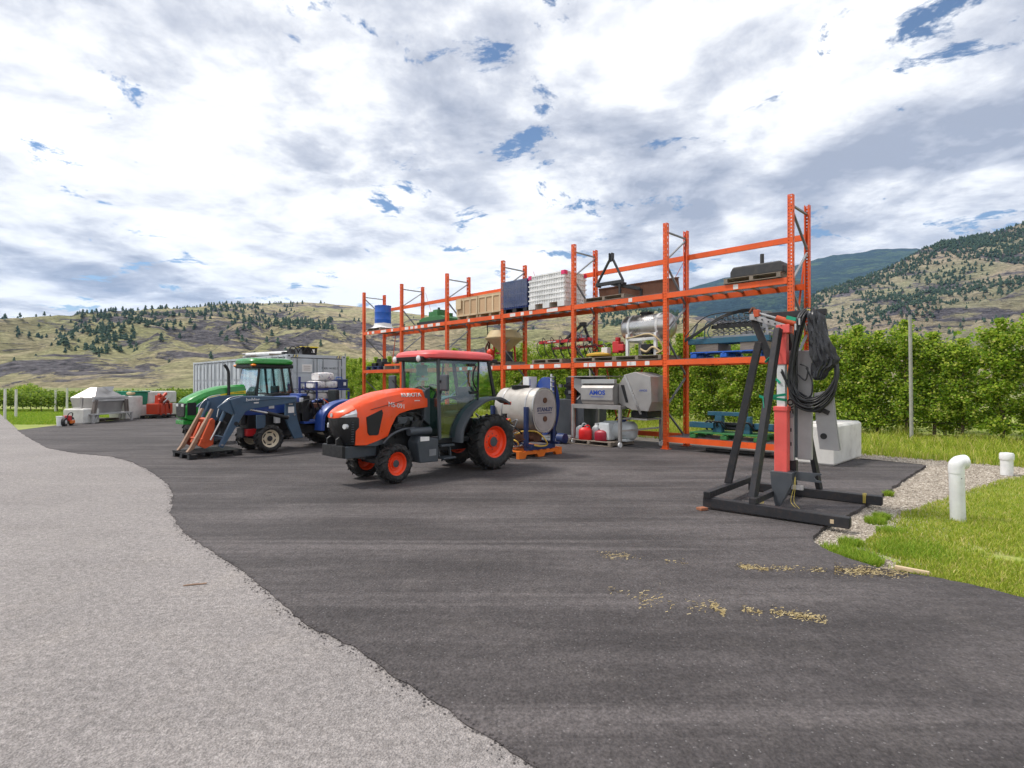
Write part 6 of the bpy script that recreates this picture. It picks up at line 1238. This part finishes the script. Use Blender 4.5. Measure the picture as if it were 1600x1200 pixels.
# ------------------------------------------------------------------ shipping container
M['cont'] = paint('grey_container_paint', (.50, .54, .58), .5, 0, .3, (.30, .28, .27), 1.2)
M['contrib'] = paint('pale_lock_rod', (.47, .50, .53), .45, .2, .2); M['contdark'] = paint('container_gasket', (.03, .035, .045), .6)
def container():
    K = thing('shipping_container', 'long grey shipping container with double doors behind the tractors', 'container', (-8.58, 21.16, 0.0), math.atan2(V.y, V.x)); W_, L_, H_ = 2.44, 12.19, 2.88; c = M['cont']
    for x0 in (0, W_):
        n = 34; top, bot = [], []; sgn = 1 if x0 == 0 else -1
        for i in range(n):
            y = .16 + (L_ - .32) * i / n; dy = (L_ - .32) / n
            for f, dx in ((0, .0), (.35, .0), (.45, .055), (.9, .055)): bot.append((x0 + sgn * (.012 + dx), y + dy * f))
        bot.append((x0 + sgn * .012, L_ - .16)); m_ = MB()
        if x0 == 0: bot = [(.30, .2), (.30, L_ - .2)]
        k = len(bot); m_.add([(x, y, .16) for x, y in bot] + [(x, y, H_ - .1) for x, y in bot], [(i, i + 1, k + i + 1, k + i) for i in range(k - 1)]); m_.build('side_wall', c, K)
        MB().box(x0 - .0 if x0 == 0 else x0 - .08, x0 + .08 if x0 == 0 else x0, .16, L_ - .16, H_ - .1, H_ - .015).build('top_rail', c, K); MB().box(x0 if x0 == 0 else x0 - .06, x0 + .06 if x0 == 0 else x0, .16, L_ - .16, .02, .16).build('bottom_rail', c, K)
        for y in (0, L_ - .16): MB().box(x0 if x0 == 0 else x0 - .16, x0 + .16 if x0 == 0 else x0, y, y + .16, .12, H_ - .12).build('corner_post', c, K, 0, .008)
        for y in (-.006, L_ - .172):
            for z in (0.01, H_ - .12): MB().box(x0 - .006 if x0 == 0 else x0 - .172, x0 + .172 if x0 == 0 else x0 + .006, y, y + .178, z, z + .118).build('corner_casting', c, K, 0, .008)
        MB().cyl((x0 + (.086 if x0 == 0 else -.086), -.0065, H_ - .06), (x0 + (.086 if x0 == 0 else -.086), -.01, H_ - .06), .032, n=12).build('casting_hole', M['black'], K)
    MB().box(.058, .064, .17, L_ - .17, .16, H_ - .1).build('side_gasket', M['contdark'], K)
    for k in range(10):
        D = pivot('side_door', K); ya = .19 + k * 1.183; yb = ya + 1.14
        MB().box(.03, .056, ya, yb, .19, H_ - .13).build('door_leaf', c, D)
        for i in range(3): za = .27 + i * .83; MB().box(.004, .03, ya + .17, ya + .56, za, za + .70).box(.004, .03, ya + .66, yb - .10, za, za + .70).build('door_panel', c, D, 0, .01)
        for y in (ya + .11, ya + .61): MB().cyl((-.012, y, .15), (-.012, y, H_ - .06), .022, n=8).build('lock_rod', M['contrib'], D, 40)
    MB().box(.02, W_ - .02, .02, L_ - .02, H_ - .09, H_ - .03).build('roof', c, K); MB().box(.16, W_ - .16, L_ - .10, L_ - .05, .1, H_ - .1).build('end_wall', c, K); MB().box(.05, W_ - .05, .1, L_ - .1, .12, .16).build('floor', c, K)
    MB().box(.172, W_ - .172, .002, .12, H_ - .12, H_ - .004).build('door_header', c, K); MB().box(.172, W_ - .172, .0, .12, .02, .14).build('door_sill', c, K); MB().box(.16, W_ - .16, .06, .08, .14, H_ - .12).build('door_gasket', M['contdark'], K)
    for k, (a, b) in enumerate(((.19, 1.205), (1.235, 2.25))):
        D = pivot('door', K); z0, z1 = .16, H_ - .15
        MB().box(a, b, .03, .055, z0, z1).build('door_leaf', c, D)
        for i in range(4): za = z0 + .08 + i * (z1 - z0) / 4; MB().box(a + .08, b - .08, .015, .03, za, za + (z1 - z0) / 4 - .12).build('door_panel', c, D, 0, .012)
        for x in (a + .22, b - .14):
            MB().cyl((x, .0, z0 - .02), (x, .0, z1 + .04), .02, n=10).build('lock_rod', M['galv2'], D, 40)
            for z in (z0 + .1, z0 + .8, z1 - .7, z1 - .06): MB().box(x - .05, x + .05, -.012, .03, z - .025, z + .025).build('rod_bracket', c, D)
        for z in (.45, 1.1, 1.75, 2.4): xx = a - .03 if k == 0 else b + .03; MB().box(xx - .05, xx + .05, -.004, .03, z - .05, z + .05).build('hinge', c, D)
        MB().box(a + .3, a + .62, -.03, -.012, 1.0, 1.04).build('lock_handle', M['galv2'], D)
    for x0 in (.22, 2.02):
        for i in range(4): MB().prism([(x0 + i * .055, H_ - .11), (x0 + .028 + i * .055, H_ - .11), (x0 + .058 + i * .055, H_ - .015), (x0 + .03 + i * .055, H_ - .015)], 'y', -.003, .001).build('hazard_stripe', M['black'] if i % 2 == 0 else M['deere_yellow'], K)
    for x, z, w_, h_ in ((.60, 2.20, .40, .30), (.62, 1.52, .16, .18), (.98, 1.52, .18, .16)): MB().box(x, x + w_, .008, .0125, z, z + h_).build('placard', M['white_print'], K)
    for i in range(3): MB().box(.66, .94, .0055, .0078, 2.27 + i * .075, 2.285 + i * .075).build('placard_text', M['rust'], K)
    text('MXIU 141552 5', .11, (1.76, .009, 2.36), (1, 0, 0), (0, 0, 1), M['contdark'], K, 'lettering', .003, 1.0); text('45G1', .13, (1.78, .009, 2.14), (1, 0, 0), (0, 0, 1), M['contdark'], K, 'lettering', .003, 1.0)
    # on the roof
    def top(x, y, z=0): q = Vector((-8.58, 21.16, 0)) + V * x + U * y; q.z = H_ - .004 + z; return q
    rz = math.atan2(V.y, V.x)
    b = thing('storage_tote', 'black storage tote with yellow lid on the container roof', 'box', top(1.05, .55), rz); MB().loft([[Vector((x, y, z)) for x, y in ((-.33 * k, -.23 * k), (.33 * k, -.23 * k), (.33 * k, .23 * k), (-.33 * k, .23 * k))] for z, k in ((0, .9), (.30, 1))]).build('tote_body', M['black'], b, 0, .015); MB().box(-.36, .36, -.26, .26, .30, .345).build('lid', M['deere_yellow'], b, 0, .015); MB().box(.08, .2, -.237, -.226, .10, .24).build('label_strip', M['white_print'], b)
    t_ = thing('pipe_bundle', 'grey pipe bundle lying along the container roof', 'pipes', top(.5, 1.2), rz); r = random.Random(3)
    for i in range(9): y0 = r.uniform(-.3, .6); x = r.uniform(-.3, .4); MB().cyl((x, y0, .06 + .05 * (i % 3)), (x - .5 + r.uniform(-.1, .1), y0 + r.uniform(2.6, 3.6), .06 + .06 * (i % 3)), r.choice((.045, .06, .07)), n=12).build('pipe', r.choice((M['galv'], M['plate_grey'], M['whiteplastic'], M['black'])), t_, 40)
    for y in (.2, 2.2): MB().box(-.6, .5, y, y + .09, 0, .07).build('bearer', M['pallet'], t_)
    m_ = thing('machine_parts', 'dark heap of machine parts beside the yellow lidded tote', 'machine part', top(.55, .4), rz)
    for i in range(9): x, y = r.uniform(-.45, .1), r.uniform(-.2, .4); MB().box(x, x + r.uniform(.1, .3), y, y + .2, 0, r.uniform(.1, .26)).build('part', r.choice((M['black'], M['darksteel'], M['galv'])), m_, 0, .02)
    for i in range(4): x = -.4 + .2 * i; MB().tube([(x, -.2, .1), (x + .1, -.25, .3), (x + .3, -.2, .25), (x + .4, -.2, .05)], .02, 7, 4).build('hose', M['black'], m_, 60)
M['galv2'] = paint('grey_lock_rod', (.26, .29, .32), .45, .3, .2)
container()
# blue rack of wrapped sacks in front of the container doors
def sack_rack():
    rz = math.atan2(V.y, V.x); K = thing('blue_stillage', 'blue steel stillage loaded with white sacks before the container doors', 'stillage', (-7.38, 19.3, 0.002), rz); m_ = M['navyblue']
    for x in (0, .62, 1.85):
        for y in (0, .9): MB().box(x - .03, x + .03, y - .03, y + .03, 0, (1.98, 1.80, 1.45)[(0, .62, 1.85).index(x)]).build('post', m_, K)
    for z in (1.10, 1.50): MB().box(-.03, 1.88, -.033, .03, z, z + .07).box(-.03, 1.88, .87, .933, z, z + .07).build('shelf_beam', m_, K); MB().box(-.02, 1.87, .03, .87, z + .03, z + .05).build('shelf', M['galv'], K)
    MB().box(0, .62, -.02, .02, 1.75, 1.79).build('guard_rail', m_, K)
    sm = m_sack(); k = 0
    for x, z, w_, h_, lb in ((.80, 1.575, .46, .27, 'left white printed sack on the upper shelf of the blue stillage'), (1.28, 1.575, .46, .27, 'middle white printed sack on the upper shelf of the blue stillage'), (1.06, 1.85, .58, .30, 'large printed sack lying on top of the other white sacks'), (.35, 1.175, .46, .26, 'left white sack on the lower shelf of the blue stillage'), (.85, 1.175, .46, .27, 'middle white sack on the lower shelf of the blue stillage'), (1.36, 1.175, .46, .26, 'right white sack on the lower shelf of the blue stillage')):
        s = MB(); rows = []
        for i in range(9):
            t_ = i / 8; q = math.sin(math.pi * (.06 + .88 * t_)) ** .12
            rows.append([Vector((-w_ / 2 + w_ * t_ , math.copysign(abs(math.cos(a)) ** .32, math.cos(a)) * .36 * q, h_ * .5 + math.copysign(abs(math.sin(a)) ** .32, math.sin(a)) * h_ * .5 * q * (1 + .08 * noise.noise(Vector((t_ * 5, a * 2, k)))))) for a in [6.283 * j / 18 for j in range(18)]])
        s.loft(rows); o = s.build('feed_sack', sm, None, 50); p = Vector((-7.38, 19.3, 0)) + V * x + U * .45; o.location = (p.x, p.y, z); o.rotation_euler = (0, 0, rz); tag(o, lb, 'sack'); k += 1
    b = thing('control_case', 'dark navy case at the right end of the upper stillage shelf', 'case', Vector((-7.38, 19.3, 1.575)) + V * 1.68 + U * .4, rz); MB().box(-.2, .2, -.3, .3, 0, .33).build('case_body', M['navy'], b, 0, .02); MB().box(.02, .12, -.306, -.3, .1, .22).build('label_strip', M['white_print'], b); MB().tube([(-.12, 0, .33), (-.1, 0, .4), (.1, 0, .4), (.12, 0, .33)], .015, 7, 3).build('handle', M['bluebright'], b, 60)
def m_sack():
    m, t, b = new_mat('printed_sack'); v = geo_pos(t); n = nz(t, v, 9, 6, .7); c = ramp(t, n, [(.36, (.22, .16, .30)), (.44, (.68, .66, .66)), (.60, (.74, .72, .70)), (.68, (.45, .12, .10))]); t.links.new(c, b.inputs['Base Color']); b.inputs['Roughness'].default_value = .55; bump(t, nz(t, v, 14, 5), b, .35, .01); return m
M['navyblue'] = paint('stillage_blue', (.012, .03, .20), .45, 0, .2)
sack_rack()

# ------------------------------------------------------------------ left row of blocks and machines
LZ = RAD(91)
def lrow(x, y, z=0.0): return Vector((-18.4 - y - .017 * x, 24.2 + x, z))
block('low pale concrete block between the small cart and the steel hopper', lrow(-.30, .05), (math.cos(LZ), math.sin(LZ)), .95, .85, .66)
block('upright concrete block right of the steel hopper', lrow(2.70, .25), (math.cos(LZ), math.sin(LZ)), 1.25, .8, 1.14)
block('lower concrete block of the stack behind the green tractor nose', lrow(4.7, .45), (math.cos(LZ), math.sin(LZ)), 2.6, .8, .66)
block('upper concrete block of the stack behind the green tractor nose', lrow(4.72, .46), (math.cos(LZ), math.sin(LZ)), 2.5, .78, .64, z=.70)
def left_items():
    H = thing('steel_hopper', 'dull steel hopper with a peaked top on a white bench frame', 'hopper', lrow(.05, -.05, .002), LZ); st = M['dullstainless']; w_ = M['plate_white']
    MB().loft([[Vector((x, y, z)) for x, y in ((a, c), (b, c), (b, d), (a, d))] for z, a, b, c, d in ((.42, .35, 2.15, .2, 1.0), (1.05, .30, 2.25, .08, 1.15), (1.12, .30, 2.25, .08, 1.15), (1.58, .95, 1.55, .45, .75))]).build('hopper_body', st, H)
    MB().add([(.95, .20, 1.60), (1.75, .22, 1.62), (1.42, .12, 1.34)], [(0, 1, 2)]).add([(.95, .23, 1.60), (1.75, .25, 1.62), (1.42, .15, 1.34)], [(0, 2, 1)]).build('folded_flap', M['plate_white'], H)
    for z in (1.12, 1.0): MB().box(.12, 2.42, .02, .09, z - .05, z + .04).build('rim_rail', w_, H, 0, .006)
    MB().box(-.05, 2.6, -.1, .35, .36, .42).build('bench_top', w_, H, 0, .006)
    for x in (0, 2.5): MB().box(x, x + .08, -.08, 0, 0, .36).build('leg', w_, H); MB().bar((x + .04, -.04, .08), (x + (.3 if x == 0 else -.22), -.04, .35), .04, .04).build('knee_brace', w_, H)
    for x in (.12, .25, 2.28, 2.42): MB().bar((x, .05, .42), (x + (.12 if x < 1 else -.1), .03, 1.02), .10, .06).build('side_post', M['oldpost'], H); 
    for x in (-.02, 2.52): MB().bar((x, .5, .02), (x, .4, 1.15), .10, .08).build('rear_post', st, H)
    pallet('pale pallet under the steel hopper bench', lrow(1.35, .72, .002), LZ, 1.8, .9)
    c = thing('pump_cart', 'small red and yellow two wheeled cart at the lawn edge', 'cart', lrow(-1.15, .05, .002), LZ + .3); 
    for y in (-.32, .32):
        w = pivot('wheel', c, (0, y, .17)); MB().lathe([(.09, -.06), (.17, -.055), (.17, .055), (.09, .06)], (0, 0, 0), (1, 0, 0), 20).build('tyre', M['rubber'], w, 40); MB().cyl((-.065, 0, 0), (.065, 0, 0), .085, n=14).build('rim', M['whiteplastic'], w, 40); w.rotation_euler = (0, 0, RAD(90)); w.location = (y, 0, .17)
    MB().bar((-.35, 0, .2), (.35, 0, .2), .06, .06).build('axle_beam', M['yellow'], c); MB().box(-.12, .12, -.1, .15, .2, .42).build('pump', M['red'], c, 0, .03); MB().tube([(-.2, -.02, .2), (-.2, -.1, .5), (.2, -.1, .5), (.2, -.02, .2)], .02, 7, 3).build('handle', M['darksteel'], c, 60); MB().box(-.16, .16, -.2, -.12, .1, .22).build('front_plate', M['orange2'], c, 0, .01)
    o = MB().lathe([(.15, 0), (.17, .40), (.18, .40), (.18, .43), (.16, .43)], n=20).build('white_bucket', M['whiteplastic'], None, 40); o.location = lrow(-1.25, .24, -.03); tag(o, 'white bucket standing on the lawn behind the small cart', 'bucket')
    g = thing('green_bin', 'green plastic bin standing on blocks behind the red machine', 'bin', lrow(3.95, .30, .69), LZ); M['bin_green'] = paint('green_bin_plastic', (.0, .22, .13), .45)
    MB().loft([[Vector((x, y, z)) for x, y in ((-.62 * k, 0.05), (.62 * k, 0.05), (.62 * k, .8), (-.62 * k, .8))] for z, k in ((0, .84), (.62, 1))]).build('bin_body', M['bin_green'], g, 0, .03); MB().box(-.68, .68, 0, .86, .62, .68).build('rim', M['bin_green'], g, 0, .015)
    block('low concrete block carrying the green bin', lrow(3.98, .32), (math.cos(LZ), math.sin(LZ)), .66, .8, .645)
    plastic_pallet('black plastic pallet under the red machine by the blocks', lrow(4.35, -.40, .002), LZ, 1.7, 1.0, 'black')
    r_ = thing('red_flail_machine', 'red orchard implement with folded arm on a black pallet', 'implement', lrow(4.3, -.40, .154), LZ); m_ = M['clamp_orange2']
    MB().box(-.62, .62, -.3, .3, .05, .58).build('housing', m_, r_, 0, .03); MB().prism([(-.25, .58), (.25, .58), (.12, 1.0), (-.2, 1.0)], 'y', -.12, .12).build('mast', m_, r_, 0, .02); MB().bar((-.25, -.1, 1.05), (.55, -.1, .62), .14, .12).build('folded_arm', m_, r_, 0, .01); MB().bar((-.3, -.15, .75), (.3, -.15, 1.1), .1, .12).build('upper_arm', m_, r_, 0, .01)
    for x in (-.4, 0, .4): MB().box(x - .05, x + .05, -.34, -.3, .0, .56).build('rib', m_, r_, 0, .01)
    MB().cyl((-.05, -.2, .62), (.3, -.25, .85), .04).build('ram', M['stainless'], r_, 40); MB().tube([(-.2, -.3, .5), (0, -.36, .7), (.2, -.34, .6), (.3, -.32, .3)], .02, 7, 4).build('hose', M['black'], r_, 60)
    d = MB().ball((0, 0, .09), .16, (1.3, 1, .6)).build('yellow_glove_heap', M['cream'], None, 50); d.location = lrow(3.35, .45, 1.178); tag(d, 'small cream coloured bundle on the upright concrete block', 'bundle')
M['oldpost'] = paint('grey_brown_post', (.19, .16, .145), .7); M['plate_white'] = paint('white_grey_steel', (.48, .47, .47), .45, .1, .2, (.4, .37, .35), 3); M['clamp_orange2'] = paint('red_implement_paint', (.55, .05, .015), .45, 0, .25, (.2, .05, .03), 3)
left_items()
